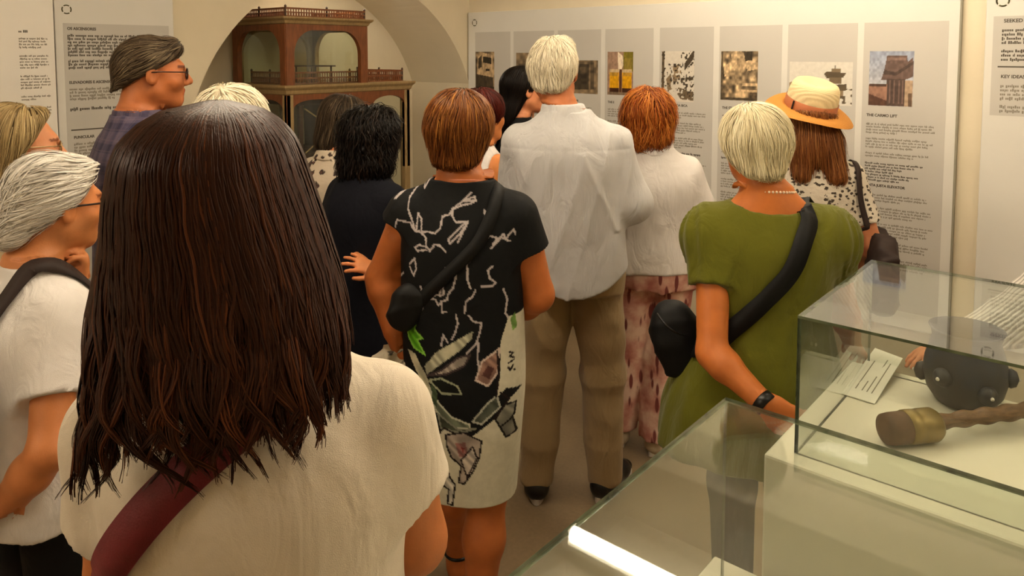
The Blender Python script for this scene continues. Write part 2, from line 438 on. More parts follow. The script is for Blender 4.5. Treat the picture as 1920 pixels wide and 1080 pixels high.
def pic_tower_sketch(u, v):
    w = np.array([0.86, 0.84, 0.8]); p = Pic(u, v, w); D = SEP(0.85)
    p.poly([(0.56, 0.28), (0.6, 0.22), (0.9, 0.25), (0.86, 0.36), (0.6, 0.38)], D); p.rect(0.72, 0.08, 0.74, 0.25, D); p.rect(0.68, 0.15, 0.82, 0.24, SEP(1.2))
    p.rect(0.64, 0.36, 0.84, 0.5, SEP(1.1)); p.poly([(0.54, 0.55), (0.92, 0.5), (0.9, 0.62), (0.58, 0.64)], D); p.rect(0.62, 0.64, 0.86, 0.78, SEP(1.3)); p.rect(0.6, 0.78, 0.9, 0.84, D); p.rect(0.64, 0.84, 0.76, 1, SEP(1.0))
    p.poly([(0, 0.5), (0.1, 0.44), (0.3, 0.5), (0.5, 0.52), (0.5, 0.62), (0, 0.62)], SEP(1.5)); n = vnoise(u, v, 16, 11); m = (n > 0.66) & (v > 0.55) & (u > 0.3); p.c[m] = SEP(0.9); return p.c
def pic_tower(u, v):
    p = Pic(u, v, (0.66, 0.68, 0.74)); p.c += np.outer(v - 0.3, [0.2, 0.16, 0.08]); T = np.array([0.42, 0.34, 0.31])
    p.poly([(0.4, 0.08), (0.85, 0.08), (0.86, 0.2), (0.98, 0.1), (1, 0.45), (0.8, 0.52), (0.28, 0.52), (0.34, 0.36)], T)
    p.poly([(0.34, 0.34), (0.6, 0.38), (0.98, 0.18), (0.98, 0.24), (0.62, 0.44), (0.32, 0.42)], T * 0.75); p.poly([(0.42, 0.12), (0.84, 0.12), (0.84, 0.16), (0.42, 0.17)], T * 1.25)
    p.rect(0.4, 0.5, 0.82, 1, T * 0.8)
    for a in (0.47, 0.57, 0.67, 0.76): p.rect(a, 0.52, a + 0.03, 0.95, T * 1.15)
    p.poly([(0, 0.62), (0.42, 0.6), (0.42, 1), (0, 1)], (0.6, 0.45, 0.38)); p.poly([(0, 0.78), (0.42, 0.9), (0.42, 1), (0, 1)], (0.36, 0.25, 0.2)); p.rect(0, 0.6, 0.4, 0.64, (0.32, 0.24, 0.2))
    p.rect(0.82, 0.52, 1, 1, (0.7, 0.6, 0.5)); p.rect(0.9, 0.75, 0.98, 1, (0.42, 0.34, 0.28)); return p.grain(0.12, 20, 12).c

# the long panel on the back wall, eight printed columns
fb = Face('back', YB)
big = empty('information_panel', (0, 0, 0), 0, 'long pale photo panel with eight grey columns on the back wall', 'information panel')
fb.slab(MB(), -3.648, -0.632, 0.42, 2.005, 0.003, 0.022).build('board', M_board, big, bevel=0.003)
fb.slab(MB(), -0.634, -0.626, 0.42, 2.005, 0.003, 0.024).build('edge_strip', M_edge_d, big)
logo(fb, big, fb.px(894, 43)[0], fb.px(894, 43)[1], 0.024)
cols = [(895, 961), (967, 1043), (1050, 1131), (1139, 1229), (1241, 1342), (1353, 1470), (1481, 1611), (1623, 1781)]
pics = [(896, 97, 931, 169, pic_tram_white), (972, 99, 1012, 168, pic_brown), (1058, 113, 1125, 175, pic_dark), (1143, 97, 1191, 178, pic_yellow),
        (1244, 96, 1305, 190, pic_sketch), (1355, 96, 1424, 188, pic_crowd), (1483, 116, 1601, 196, pic_tower_sketch), (1632, 96, 1715, 199, pic_tower)]
heads = ['', '', '', 'THE E', 'ELEVADOR DA BICA', 'THE ST', '', 'THE CARMO LIFT']
for (c0, c1), (x0, y0, x1, y1, fn), hd in zip(cols, pics, heads):
    a0, a1 = fb.px(c0, 60)[0], fb.px(c1, 60)[0]
    fb.slab(MB(), a0, a1, 0.5, 1.866, 0.022, 0.0229).build('text_column', M_colgrey, big)
    p0, p1 = fb.px(x0, (y0 + y1) / 2)[0], fb.px(x1, (y0 + y1) / 2)[0]
    xm = (x0 + x1) / 2; z1, z0 = fb.px(xm, y0)[1], fb.px(xm, y1)[1]
    photo(fb, big, p0, p1, z0, z1, fn)
    ta, tb = a0 + 0.022, a1 - 0.03
    if hd: heading(fb, big, ta, 1.432, hd, 0.024)
    else: paragraph(fb, big, ta, tb, 1.43, 1, xh=0.009, material=M_ink, last=0.5)
    z = 1.385
    if hd == 'THE CARMO LIFT':
        z = paragraph(fb, big, ta, tb, z, 4) - 0.016
        z = paragraph(fb, big, ta, tb, z, 4) - 0.016
        z = paragraph(fb, big, ta, tb, z, 2) - 0.022
        z = paragraph(fb, big, ta, tb, z, 7, ragged=0.6, material=M_ink) - 0.012
        heading(fb, big, ta, z + 0.005, 'SANTA JUSTA ELEVATOR', 0.022); z -= 0.045
        for n in (3, 4, 5, 4, 5): z = paragraph(fb, big, ta, tb, z, n) - 0.022
    else:
        k_ = 0
        while z > 0.62:
            n = RNG.choice([3, 4, 4, 5]); k_ += 1
            z = paragraph(fb, big, ta, tb, z, n, ragged=0.2) - 0.018
            if k_ % 3 == 0: z = paragraph(fb, big, ta, tb, z, 1, xh=0.0075, material=M_ink, last=0.9) - 0.018

# the panel to the right of it, partly out of the picture
rp = empty('information_panel', (0, 0, 0), 0, 'pale text panel with a ring logo at the right edge of the photo', 'information panel')
fb.slab(MB(), -0.535, 0.75, 0.42, 2.06, 0.003, 0.022).build('board', M_board, rp, bevel=0.003)
a0 = fb.px(1870, 30)[0]
fb.slab(MB(), a0 - 0.01, 0.68, 1.45, 1.88, 0.022, 0.0229).build('text_column', M_colgrey, rp)
q = fb.px(1882, 2); logo(fb, rp, q[0], q[1], 0.026)
q = fb.px(1884, 36); heading(fb, rp, q[0], q[1], 'SEEKED FR', 0.028)
z = paragraph(fb, rp, q[0] - 0.005, 0.6, q[1] - 0.045, 4, lead=0.018, xh=0.0085, material=M_ink) - 0.018
z = paragraph(fb, rp, q[0] - 0.005, 0.6, z, 3, lead=0.018, xh=0.0085, material=M_ink)
q = fb.px(1872, 125); fb.quad(MB(), q[0], 0.62, q[1] - 0.003, q[1] + 0.003, 0.0232).build('rule', M_ink, rp)
q = fb.px(1878, 140); heading(fb, rp, q[0], q[1], 'KEY IDEAS', 0.026)
z = paragraph(fb, rp, q[0], 0.6, q[1] - 0.045, 4, lead=0.018, xh=0.0085) - 0.018
paragraph(fb, rp, q[0], 0.6, z, 2, lead=0.018, xh=0.0085)

# the two panels on the left wall
fl = Face('left', XL)
lp = empty('information_panel', (0, 0, 0), 0, 'grey text panel behind the man in the plaid shirt', 'information panel')
fl.slab(MB(), 1.213, 1.737, 0.42, 2.06, 0.003, 0.022).build('board', M_board, lp, bevel=0.003)
fl.slab(MB(), 1.245, 1.712, 0.5, 1.853, 0.022, 0.0229).build('text_column', M_colgrey, lp)
q = fl.px(121, 18); logo(fl, lp, q[0], q[1], 0.021)
q = fl.px(122, 51); heading(fl, lp, q[0], q[1], 'OS ASCENSORES', 0.022)
ta, tb = q[0], 1.69
z = paragraph(fl, lp, ta, tb, q[1] - 0.034, 7, lead=0.0145, xh=0.0075, material=M_ink) - 0.012
z = paragraph(fl, lp, ta, tb, z, 3, lead=0.0145, xh=0.0075, material=M_ink)
q = fl.px(127, 152); heading(fl, lp, ta, q[1], 'ELEVADORES E ASCENSORES', 0.022)
z = paragraph(fl, lp, ta, tb, q[1] - 0.034, 4, lead=0.0145, xh=0.0072) - 0.03
paragraph(fl, lp, ta, tb, z, 1, xh=0.009, material=M_ink, last=1)
q = fl.px(127, 244); fl.quad(MB(), ta, tb, q[1] - 0.0028, q[1] + 0.0028, 0.0232).build('rule', M_ink, lp)
q = fl.px(132, 255); heading(fl, lp, ta + 0.01, q[1], 'FUNICULAR', 0.022)
z = q[1] - 0.034
for n in (5, 4, 6, 5, 5): z = paragraph(fl, lp, ta + 0.01, tb, z, n, lead=0.0145, xh=0.0072) - 0.016
wp = empty('information_panel', (0, 0, 0), 0, 'white text panel at the left edge of the photo', 'information panel')
fl.slab(MB(), 0.42, 1.207, 0.42, 2.06, 0.003, 0.03).build('board', M_board_white, wp, bevel=0.003)
q = fl.px(30, 58); ta = q[0]
paragraph(fl, wp, ta, 1.19, q[1], 1, xh=0.007, off=0.0304, material=M_ink, last=0.4)
z = q[1] - 0.03
for n in (4, 5, 5, 2, 4): z = paragraph(fl, wp, ta, 1.19, z, n, lead=0.0125, xh=0.005, off=0.0304) - 0.024

# ------------------------------------------------------------------ glass show cases
M_glass = glass_mat()
k = NT('glass_edge'); k.b.inputs['Base Color'].default_value = (*lin((0.36, 0.42, 0.30)), 1); k.b.inputs['Roughness'].default_value = 0.2
nz = k.n('ShaderNodeTexNoise', i_Scale=15.0); k.l(k.coords(), nz.inputs['Vector'])
k.l(k.ramp(nz.outputs[0], [(0.3, lin((0.17, 0.20, 0.13))), (0.7, lin((0.40, 0.44, 0.33)))]), k.b.inputs['Base Color']); M_gedge = k.m
M_plinth = mat('plinth_white', (0.84, 0.82, 0.75), 0.5, 0.02, 4.0, 0.05, 60.0)
def pane(name, lo, hi, par):
    """a glass sheet whose narrow sides show the green edge"""
    d = [b - a for a, b in zip(lo, hi)]; ax = d.index(min(d))
    mb = MB().box(lo, hi)
    nrm = [2, 2, 1, 0, 1, 0]                        # axis of each box face
    mb.mi = [0 if a == ax else 1 for a in nrm]
    return mb.build(name, [M_glass, M_gedge], par)
def glass_box(par, x0, x1, y0, y1, z0, z1, t=0.006):
    pane('top_pane', (x0, y0, z1 - t), (x1, y1, z1), par)
    pane('side_pane', (x0, y0 + t, z0), (x0 + t, y1 - t, z1 - t), par); pane('side_pane', (x1 - t, y0 + t, z0), (x1, y1 - t, z1 - t), par)
    pane('side_pane', (x0, y0, z0), (x1, y0 + t, z1 - t), par); pane('side_pane', (x0, y1 - t, z0), (x1, y1, z1 - t), par)
hi_c = empty('display_case', (0.1, 1.8, 0), 0, 'tall white plinth case holding the dark pot and the mallet', 'display case', 'glass display cases')
O = lambda p: tuple(a - b for a, b in zip(p, (0.1, 1.8, 0)))
MB().box(O((-0.582, 1.518, 0.0)), O((0.78, 2.15, 0.87))).build('plinth', M_plinth, hi_c, bevel=0.006)
glass_box(hi_c, -0.533 - 0.1, 0.73 - 0.1, 1.562 - 1.8, 2.118 - 1.8, 0.87, 1.17)
lo_c = empty('display_case', (0.0, 0.95, 0), 0, 'low glass-sided case in the right foreground with a lamp mirrored in its top', 'display case', 'glass display cases')
O2 = lambda p: tuple(a - b for a, b in zip(p, (0.0, 0.95, 0)))
MB().box(O2((-0.66, 0.42, 0.0)), O2((0.70, 1.47, 0.55))).build('plinth', M_plinth, lo_c, bevel=0.006)
glass_box(lo_c, -0.64, 0.68, 0.44 - 0.95, 1.452 - 0.95, 0.55, 1.0, 0.007)

# exhibits
k = NT('dark_glazed_clay'); co = k.coords()
nz = k.n('ShaderNodeTexNoise', i_Scale=9.0, i_Detail=6.0); k.l(co, nz.inputs['Vector'])
sx = k.n('ShaderNodeSeparateXYZ'); k.l(co, sx.inputs[0])
ad = k.n('ShaderNodeMath', operation='MULTIPLY_ADD'); ad.inputs[1].default_value = 3.5; k.l(sx.outputs[2], ad.inputs[0]); k.l(nz.outputs[0], ad.inputs[2])
k.l(k.ramp(ad.outputs[0], [(0.45, lin((0.20, 0.15, 0.12))), (0.75, lin((0.16, 0.15, 0.16))), (0.95, lin((0.15, 0.17, 0.23)))]), k.b.inputs['Base Color'])
k.b.inputs['Roughness'].default_value = 0.55; k.bump(nz.outputs[0], 0.2, 0.01); M_pot = k.m
pc = on_z(1797, 768, 0.88); POT = (pc[0], pc[1] + 0.07, 0.871)
pot = empty('clay_pot', POT, 0.15, 'dark rounded pot with small knobbed lugs in the plinth case', 'pot')
MB().lathe([(0.055, 0.0), (0.066, 0.004), (0.088, 0.035), (0.098, 0.075), (0.094, 0.11), (0.084, 0.145), (0.078, 0.165), (0.083, 0.185), (0.088, 0.192), (0.082, 0.19), (0.072, 0.165), (0.08, 0.12), (0.085, 0.07), (0.06, 0.012), (0.01, 0.01)], n=40).build('vessel', M_pot, pot, True)
M_lug = mat('pale_rivet', (0.8, 0.78, 0.74), 0.3)
pot.scale = (0.93, 0.93, 0.97)
for a_ in range(6):
    t = a_ * math.pi / 3; c = Vector((math.cos(t), math.sin(t), 0))
    l_ = MB().lathe([(0.0, -0.005), (0.02, 0.0), (0.024, 0.012), (0.018, 0.024), (0.0, 0.03)], c * 0.088 + Vector((0, 0, 0.062 if a_ % 2 else 0.085)), tuple(c), 14).build('lug', M_pot, pot, True)
    MB().lathe([(0.0, 0.0), (0.005, 0.001), (0.004, 0.004), (0, 0.005)], c * 0.1165 + Vector((0, 0, 0.062 if a_ % 2 else 0.085)), tuple(c), 8).build('rivet', M_lug, l_, True)
M_brass = mat('aged_brass', (0.50, 0.42, 0.24), 0.42, 0.12, 14.0, 0.1, 60.0, metal=0.55)
M_mwood = mat('turned_dark_wood', (0.40, 0.29, 0.19), 0.5, 0.2, 20.0, 0.2, 60.0, stretch=(1, 8, 8))
m0 = on_z(1648, 848, 0.871); m1 = on_z(1768, 835, 0.871); m2 = on_z(1960, 812, 0.871)
dirv = Vector((m1 - m0)); dirv.z = 0; dirv.normalize()
mal = empty('mallet', (m0[0], m0[1] + 0.036, 0.871), math.atan2(dirv.y, dirv.x), 'brass headed mallet with twisted wooden handle lying in the plinth case', 'mallet')
MB().lathe([(0.02, 0.0), (0.032, 0.003), (0.034, 0.02), (0.034, 0.05)], (0, 0, 0.036), (1, 0, 0), 28).build('head_end', mat('worn_leather_face', (0.36, 0.25, 0.17), 0.7, 0.15, 20.0), mal, True)
MB().lathe([(0.034, 0.05), (0.036, 0.052), (0.036, 0.075), (0.0345, 0.08), (0.036, 0.085), (0.036, 0.118), (0.030, 0.128), (0.018, 0.132)], (0, 0, 0.036), (1, 0, 0), 28).build('head', M_brass, mal, True)
mb = MB(); n = 60; pr = []
for i in range(n + 1):
    t = i / n; pr.append((0.016 + 0.003 * t + 0.0022 * math.sin(t * 46), 0.125 + 0.42 * t))
mb.lathe(pr, (0, 0, 0.036), (1, 0, 0.03), 18); mb.build('handle', M_mwood, mal, True)
cq = [on_z(x, y, 0.88) for x, y in ((1578, 733), (1640, 752), (1692, 688), (1640, 668))]
cd = MB(); cd.add([(p[0], p[1], 0.872 + 0.03 * (i > 1)) for i, p in enumerate(cq)] + [(p[0], p[1], 0.874 + 0.03 * (i > 1)) for i, p in enumerate(cq)],
                  [(3, 2, 1, 0), (4, 5, 6, 7), (0, 1, 5, 4), (1, 2, 6, 5), (2, 3, 7, 6), (3, 0, 4, 7)])
cap = empty('caption_card', (0, 0, 0), 0, 'small white caption card beside the dark pot', 'card')
cd.build('card', mat('card_white', (0.86, 0.85, 0.8), 0.6), cap)
cv = [np.array([p[0], p[1], 0.8745 + 0.03 * (i > 1)]) for i, p in enumerate(cq)]
mb = MB()
for i_, (t, e_) in enumerate(((0.25, 0.75), (0.45, 0.5), (0.6, 0.85), (0.75, 0.8))):
    A, B = cv[0] + (cv[1] - cv[0]) * t, cv[3] + (cv[2] - cv[3]) * t; w = (cv[1] - cv[0]) * 0.035
    P, Q = A + (B - A) * 0.15, A + (B - A) * e_
    mb.add([P, P + w, Q + w, Q], [(0, 1, 2, 3)])
mb.build('text_lines', M_ink2, cap)
# in the lower case: a white block and a dark iron ring
bq = on_z(1345, 1062, 0.61)
tag(MB().box((bq[0] - 0.02, bq[1] - 0.2, 0.551), (bq[0] + 0.30, bq[1] + 0.03, 0.61)).build('exhibit_block', M_plinth, None, bevel=0.004), 'low white block inside the near glass case', 'block')
rq = on_z(1737, 1120, 0.552)
rg = MB(); th = np.linspace(0, 2 * math.pi, 40, endpoint=False)
rgo = empty('iron_ring', (rq[0], rq[1], 0.585), math.radians(20), 'dark iron ring standing in the near glass case', 'ring')
prof = [(0.060, -0.02), (0.064, -0.014), (0.065, 0.0), (0.064, 0.014), (0.060, 0.02), (0.047, 0.02), (0.045, 0.0), (0.047, -0.02), (0.060, -0.02)]
v = []; f = []; nn = 40; mm = len(prof)
for r_, h_ in prof: v += [(r_ * math.cos(t), h_, r_ * math.sin(t) + 0.032) for t in th]
f = [(j * nn + i, j * nn + (i + 1) % nn, (j + 1) * nn + (i + 1) % nn, (j + 1) * nn + i) for j in range(mm - 1) for i in range(nn)]
rg.add(v, f).build('band', mat('dark_iron', (0.27, 0.22, 0.19), 0.5, 0.15, 20.0, 0.2, 50.0, metal=0.3), rgo, True)

# ------------------------------------------------------------------ the wooden model pavilion in the niche
M_wred = mat('red_brown_wood', (0.47, 0.27, 0.14), 0.45, 0.15, 12.0, 0.1, 40.0, stretch=(6, 6, 1))
M_wol = mat('olive_wood', (0.60, 0.50, 0.34), 0.55, 0.1, 12.0, 0.1, 40.0, stretch=(6, 6, 1))
M_wdk = mat('dark_wood', (0.25, 0.15, 0.09), 0.5, 0.15, 12.0)
CX0, CX1, CY0, CY1, CY2 = -4.20, -3.645, 2.365, 2.935, 3.28
cab = empty('model_pavilion', (0, 0, 0), 0, 'two-tiered wooden model pavilion with arched glass sides in the niche', 'model')
Z0, Z1, Z2, Z3, Z4, Z5 = 0.62, 1.486, 1.541, 1.884, 1.925, 1.977
def arch_face(par, axis, plane, a0, a1, z0, z1, w=0.038, spring=0.10, th=0.022, material=None):
    """a rectangular frame with a basket-arched opening; axis 'x' = runs along x at y=plane"""
    n = 18; i0, i1 = a0 + w, a1 - w; top = z1 - 0.032; rx = min(0.13, (i1 - i0) / 2); rz = spring
    inner = [(i0, z0)]
    inner += [(i0 + rx - rx * math.cos(t), top - rz + rz * math.sin(t)) for t in np.linspace(0, math.pi / 2, n)]
    inner += [(i1 - rx + rx * math.sin(t), top - rz + rz * math.cos(t)) for t in np.linspace(0, math.pi / 2, n)]
    inner += [(i1, z0)]
    outer = [(a0, z0)] + [(a0 + (a1 - a0) * i / (2 * n - 1), z1) for i in range(2 * n)] + [(a1, z0)]
    outer[1] = (a0, z1)
    m = len(inner); v = []
    for o_ in (plane - th / 2, plane + th / 2):
        for L in (outer, inner): v += [((a, o_, z) if axis == 'x' else (o_, a, z)) for a, z in L]
    f = []
    for i in range(m - 1):
        f += [(i, i + 1, m + i + 1, m + i), (2 * m + i, 3 * m + i, 3 * m + i + 1, 2 * m + i + 1), (m + i, m + i + 1, 3 * m + i + 1, 3 * m + i), (i, 2 * m + i, 2 * m + i + 1, i + 1)]
    MB().add(v, f).build('arched_side', material or M_wred, par)
def cornice(par, x0, x1, y0, y1, z0, z1, out):
    mb = MB(); n = 5
    prof = [(0, 0), (out * 0.25, 0.1), (out * 0.45, 0.45), (out * 0.9, 0.7), (out, 0.8), (out, 1.0)]
    v = []
    for o_, h in prof: v += [(x0 - o_, y0 - o_, z0 + (z1 - z0) * h), (x1 + o_, y0 - o_, z0 + (z1 - z0) * h), (x1 + o_, y1 + o_, z0 + (z1 - z0) * h), (x0 - o_, y1 + o_, z0 + (z1 - z0) * h)]
    f = [(j * 4 + i, j * 4 + (i + 1) % 4, (j + 1) * 4 + (i + 1) % 4, (j + 1) * 4 + i) for j in range(len(prof) - 1) for i in range(4)]
    f += [(3, 2, 1, 0), tuple((len(prof) - 1) * 4 + i for i in range(4))]
    mb.add(v, f).build('cornice', M_wol, par)
def balustrade(par, pts, z0, z1, nper=9):
    rail = MB(); nb = 0
    for (xa, ya), (xb, yb) in zip(pts[:-1], pts[1:]):
        d = Vector((xb - xa, yb - ya, 0)); L = d.length; d.normalize(); nrm = Vector((-d.y, d.x, 0)) * 0.006
        for za, zb in ((z0, z0 + 0.008), (z1 - 0.010, z1), (z0 + (z1 - z0) * 0.42, z0 + (z1 - z0) * 0.55)):
            A, B = Vector((xa, ya, 0)), Vector((xb, yb, 0))
            v = [A - nrm, B - nrm, B + nrm, A + nrm]
            rail.add([(p.x, p.y, za) for p in v] + [(p.x, p.y, zb) for p in v], [(3, 2, 1, 0), (4, 5, 6, 7), (0, 1, 5, 4), (1, 2, 6, 5), (2, 3, 7, 6), (3, 0, 4, 7)])
    b = rail.build('balustrade', M_wred, par)
    for (xa, ya), (xb, yb) in zip(pts[:-1], pts[1:]):
        L = math.hypot(xb - xa, yb - ya); n = max(4, int(L / 0.017))
        bal = MB()
        for i in range(n + 1):
            t = i / n; bal.lathe([(0.003, z0), (0.0055, z0 + (z1 - z0) * 0.3), (0.003, z0 + (z1 - z0) * 0.6), (0.004, z1)], (xa + (xb - xa) * t, ya + (yb - ya) * t, 0), n=6)
        bo = bal.build('balusters', M_wred, b); bo['kind'] = 'stuff'
        for t in (0, 0.5, 1):
            if t == 0 and nb: continue
            MB().lathe([(0.006, z0), (0.006, z1 + 0.002), (0.008, z1 + 0.006), (0.004, z1 + 0.012), (0.0, z1 + 0.016)], (xa + (xb - xa) * t, ya + (yb - ya) * t, 0), n=8).build('newel', M_wdk, b)
        nb += 1
MB().box((CX0 - 0.01, CY0 - 0.01, 0), (CX1 + 0.01, CY2 + 0.01, Z0 - 0.03)).build('base', M_wdk, cab, bevel=0.004)
MB().box((CX0 - 0.025, CY0 - 0.025, Z0 - 0.03), (CX1 + 0.025, CY2 + 0.025, Z0)).build('base_top', M_wol, cab, bevel=0.006)
ps = 0.045
for x in (CX0 + ps / 2, CX1 - ps / 2):
    for y, mm_ in ((CY0 + ps / 2, M_wol), (CY1 - ps / 2, M_wred), (CY2 - ps / 2, M_wol)):
        MB().box((x - ps / 2, y - ps / 2, Z0), (x + ps / 2, y + ps / 2, Z1)).build('post', mm_, cab, bevel=0.003)
for x in (CX0 + 0.012, CX1 - 0.012): arch_face(cab, 'y', x, CY0, CY1, Z1 - 0.5, Z1, 0.045, 0.05); arch_face(cab, 'y', x, CY1, CY2, Z1 - 0.5, Z1, 0.045, 0.05)
for y in (CY0 + 0.012, CY2 - 0.012): arch_face(cab, 'x', y, CX0, CX1, Z1 - 0.5, Z1, 0.045, 0.05)
cornice(cab, CX0, CX1, CY0, CY2, Z1, Z2, 0.028)
for x in (CX0 + 0.01, CX1 - 0.01): arch_face(cab, 'y', x, CY0, CY1, Z2, Z3, 0.052, 0.14, 0.03, M_wred if x > -3.9 else M_wol)
for y in (CY0 + 0.01, CY1 - 0.01): arch_face(cab, 'x', y, CX0, CX1, Z2, Z3, 0.052, 0.14, 0.03, M_wred if y < 2.5 else M_wol)
cornice(cab, CX0, CX1, CY0, CY1, Z3, Z4, 0.03)
balustrade(cab, [(CX0 + 0.01, CY0 + 0.01), (CX1 - 0.01, CY0 + 0.01), (CX1 - 0.01, CY1 - 0.01), (CX0 + 0.01, CY1 - 0.01)], Z4, Z5)
balustrade(cab, [(CX0 + 0.08, CY0 + 0.07), (CX1 - 0.075, CY0 + 0.07), (CX1 - 0.06, CY2 - 0.01), (CX0 + 0.03, CY2 - 0.01)], Z2, Z2 + 0.072)
g2 = glass_mat('old_glass', (0.93, 0.95, 0.90), 0.9)
for x in (CX0 + 0.03, CX1 - 0.03):
    MB().box((x - 0.0015, CY0 + 0.02, Z2), (x + 0.0015, CY1 - 0.02, Z3)).build('pane', g2, cab); MB().box((x - 0.0015, CY0 + 0.02, Z0), (x + 0.0015, CY2 - 0.02, Z1)).build('pane', g2, cab)
for y in (CY0 + 0.03, CY1 - 0.03): MB().box((CX0 + 0.04, y - 0.0015, Z2), (CX1 - 0.04, y + 0.0015, Z3)).build('pane', g2, cab)
MB().box((CX0 + 0.04, CY0 + 0.0285, Z0), (CX1 - 0.04, CY0 + 0.0315, Z1)).build('pane', g2, cab)
MB().box((CX0 + 0.22, 2.62, Z2 + 0.098), (CX0 + 0.42, 2.80, Z2 + 0.106)).build('table_top', M_wdk, cab)
for x, y in ((0.24, 2.64), (0.40, 2.64), (0.24, 2.78), (0.40, 2.78)):
    MB().lathe([(0.006, 0), (0.004, 0.05), (0.006, 0.098)], (CX0 + x, y, Z2), n=8).build('table_leg', M_wdk, cab)
# a small funicular car on a lattice frame inside the lower tier
fun = empty('model_funicular', (-3.9, 2.72, Z0), 0, 'small dark funicular car model inside the pavilion', 'model')
MB().box((-0.19, -0.23, 0.28), (0.19, 0.25, 0.52)).build('body', M_wdk, fun, bevel=0.01)
mb = MB(); mb.add([(-0.22, -0.26, 0.80), (0.22, -0.26, 0.80), (0.22, 0.28, 0.80), (-0.22, 0.28, 0.80), (-0.14, -0.2, 0.85), (0.14, -0.2, 0.85), (0.14, 0.22, 0.85), (-0.14, 0.22, 0.85)],
                  [(3, 2, 1, 0), (4, 5, 6, 7), (0, 1, 5, 4), (1, 2, 6, 5), (2, 3, 7, 6), (3, 0, 4, 7)]); mb.build('roof', M_wdk, fun)
for x in (-0.18, 0, 0.18):
    for y in (-0.22, 0.24): MB().box((x - 0.012, y - 0.012, 0.5), (x + 0.012, y + 0.012, 0.80)).build('post', M_wdk, fun)
for y in (0.05,): MB().box((-0.17, y - 0.005, 0.5), (0.17, y + 0.005, 0.8)).build('bulkhead', mat('smoked_panel', (0.22, 0.15, 0.11), 0.35), fun)
for sgn in (-1, 1):
    MB().tube([(0.195, -0.2 * sgn, 0.52), (0.195, 0.2 * sgn, 0.78)], 0.005).build('brace', M_wol, fun)
    MB().box((sgn * 0.12 - 0.01, -0.26, 0.0), (sgn * 0.12 + 0.01, 0.28, 0.28)).build('trestle', M_wdk, fun)

# ================================================================== people
# ------------------------------------------------------------------ smooth signed-distance bodies, meshed once
V3 = lambda *a: np.array(a, float)
def unit(v): v = np.asarray(v, float); return v / (np.linalg.norm(v) + 1e-9)
class Prim:
    """bounding box + distance function of (x, y, z) arrays"""
    def __init__(s, lo, hi, fn, k=0.02, op='add'): s.lo, s.hi, s.fn, s.k, s.op = np.asarray(lo, float), np.asarray(hi, float), fn, k, op
def rc(a, b, ra, rb, k=0.02, op='add', flat=None, q=1.0, cut=None, cut0=None):
    """tapered capsule; flat/q squash it along an axis; cut = (point, outward normal) gives a flat end"""
    a, b = np.asarray(a, float), np.asarray(b, float); ba = b - a; l2 = ba @ ba + 1e-12
    m = max(ra, rb) * max(1.0, 1.0)
    fl = None if flat is None else unit(flat)
    def fn(x, y, z):
        px, py, pz = x - a[0], y - a[1], z - a[2]
        t = np.clip((px * ba[0] + py * ba[1] + pz * ba[2]) / l2, 0, 1)
        vx, vy, vz = px - ba[0] * t, py - ba[1] * t, pz - ba[2] * t
        d2 = vx * vx + vy * vy + vz * vz
        if fl is not None:
            vn = vx * fl[0] + vy * fl[1] + vz * fl[2]; d2 = d2 + (1 / q ** 2 - 1) * vn * vn
            d = (np.sqrt(d2) - (ra + (rb - ra) * t)) * min(1.0, q * 1.3)
        else: d = np.sqrt(d2) - (ra + (rb - ra) * t)
        for c in (cut, cut0):
            if c is not None:
                p, n = c; d = np.maximum(d, (x - p[0]) * n[0] + (y - p[1]) * n[1] + (z - p[2]) * n[2])
        return d
    return Prim(np.minimum(a, b) - m, np.maximum(a, b) + m, fn, k, op)
def ell(c, r, k=0.02, op='add', R=None):
    c, r = np.asarray(c, float), np.asarray(r, float); m = r.max()
    def fn(x, y, z):
        px, py, pz = x - c[0], y - c[1], z - c[2]
        if R is not None: px, py, pz = (R[0, i] * px + R[1, i] * py + R[2, i] * pz for i in range(3))
        k0 = np.sqrt((px / r[0]) ** 2 + (py / r[1]) ** 2 + (pz / r[2]) ** 2)
        k1 = np.sqrt((px / r[0] ** 2) ** 2 + (py / r[1] ** 2) ** 2 + (pz / r[2] ** 2) ** 2) + 1e-6
        return k0 * (k0 - 1) / k1
    return Prim(c - m, c + m, fn, k, op)
def loft(rows, n=2.3, k=0.02, op='add', inflate=0.0, fold=None):
    """stack of ellipses: rows of (z, half width, half depth, centre x, centre y)"""
    Rw = np.array(sorted([tuple(r) + (0,) * (5 - len(r)) for r in rows]), float)
    zs = Rw[:, 0]; A = Rw[:, 1] + inflate; B = Rw[:, 2] + inflate
    zf = np.linspace(zs[0], zs[-1], 160)
    def sm(v):
        f_ = np.interp(zf, zs, v); w = 9
        return np.convolve(np.pad(f_, w, mode='edge'), np.ones(2 * w + 1) / (2 * w + 1), 'valid')
    sa, sb, scx, scy = sm(A), sm(B), sm(Rw[:, 3]), sm(Rw[:, 4])
    m = max(A.max(), B.max())
    def fn(x, y, z):
        a, b, cx, cy = (np.interp(z, zf, v) for v in (sa, sb, scx, scy))
        rho = ((np.abs(x - cx) / a) ** n + (np.abs(y - cy) / b) ** n) ** (1 / n)
        mn = np.minimum(a, b)
        d = (rho - 1) * mn * 1.15
        if fold is not None:                                    # vertical folds that deepen towards the hem
            amp, cnt, z0, z1, ph = fold
            th = np.arctan2((y - cy) / b, (x - cx) / a); t = np.clip((z1 - z) / (z1 - z0), 0, 1)
            d = d + amp * t * np.sin(th * cnt + ph + 1.7 * np.sin(th * 2.3 + z * 3))
        return np.maximum(d, np.maximum(z - zs[-1], zs[0] - z))
    return Prim((Rw[:, 3].min() - m, Rw[:, 4].min() - m, zs[0]), (Rw[:, 3].max() + m, Rw[:, 4].max() + m, zs[-1]), fn, k, op)
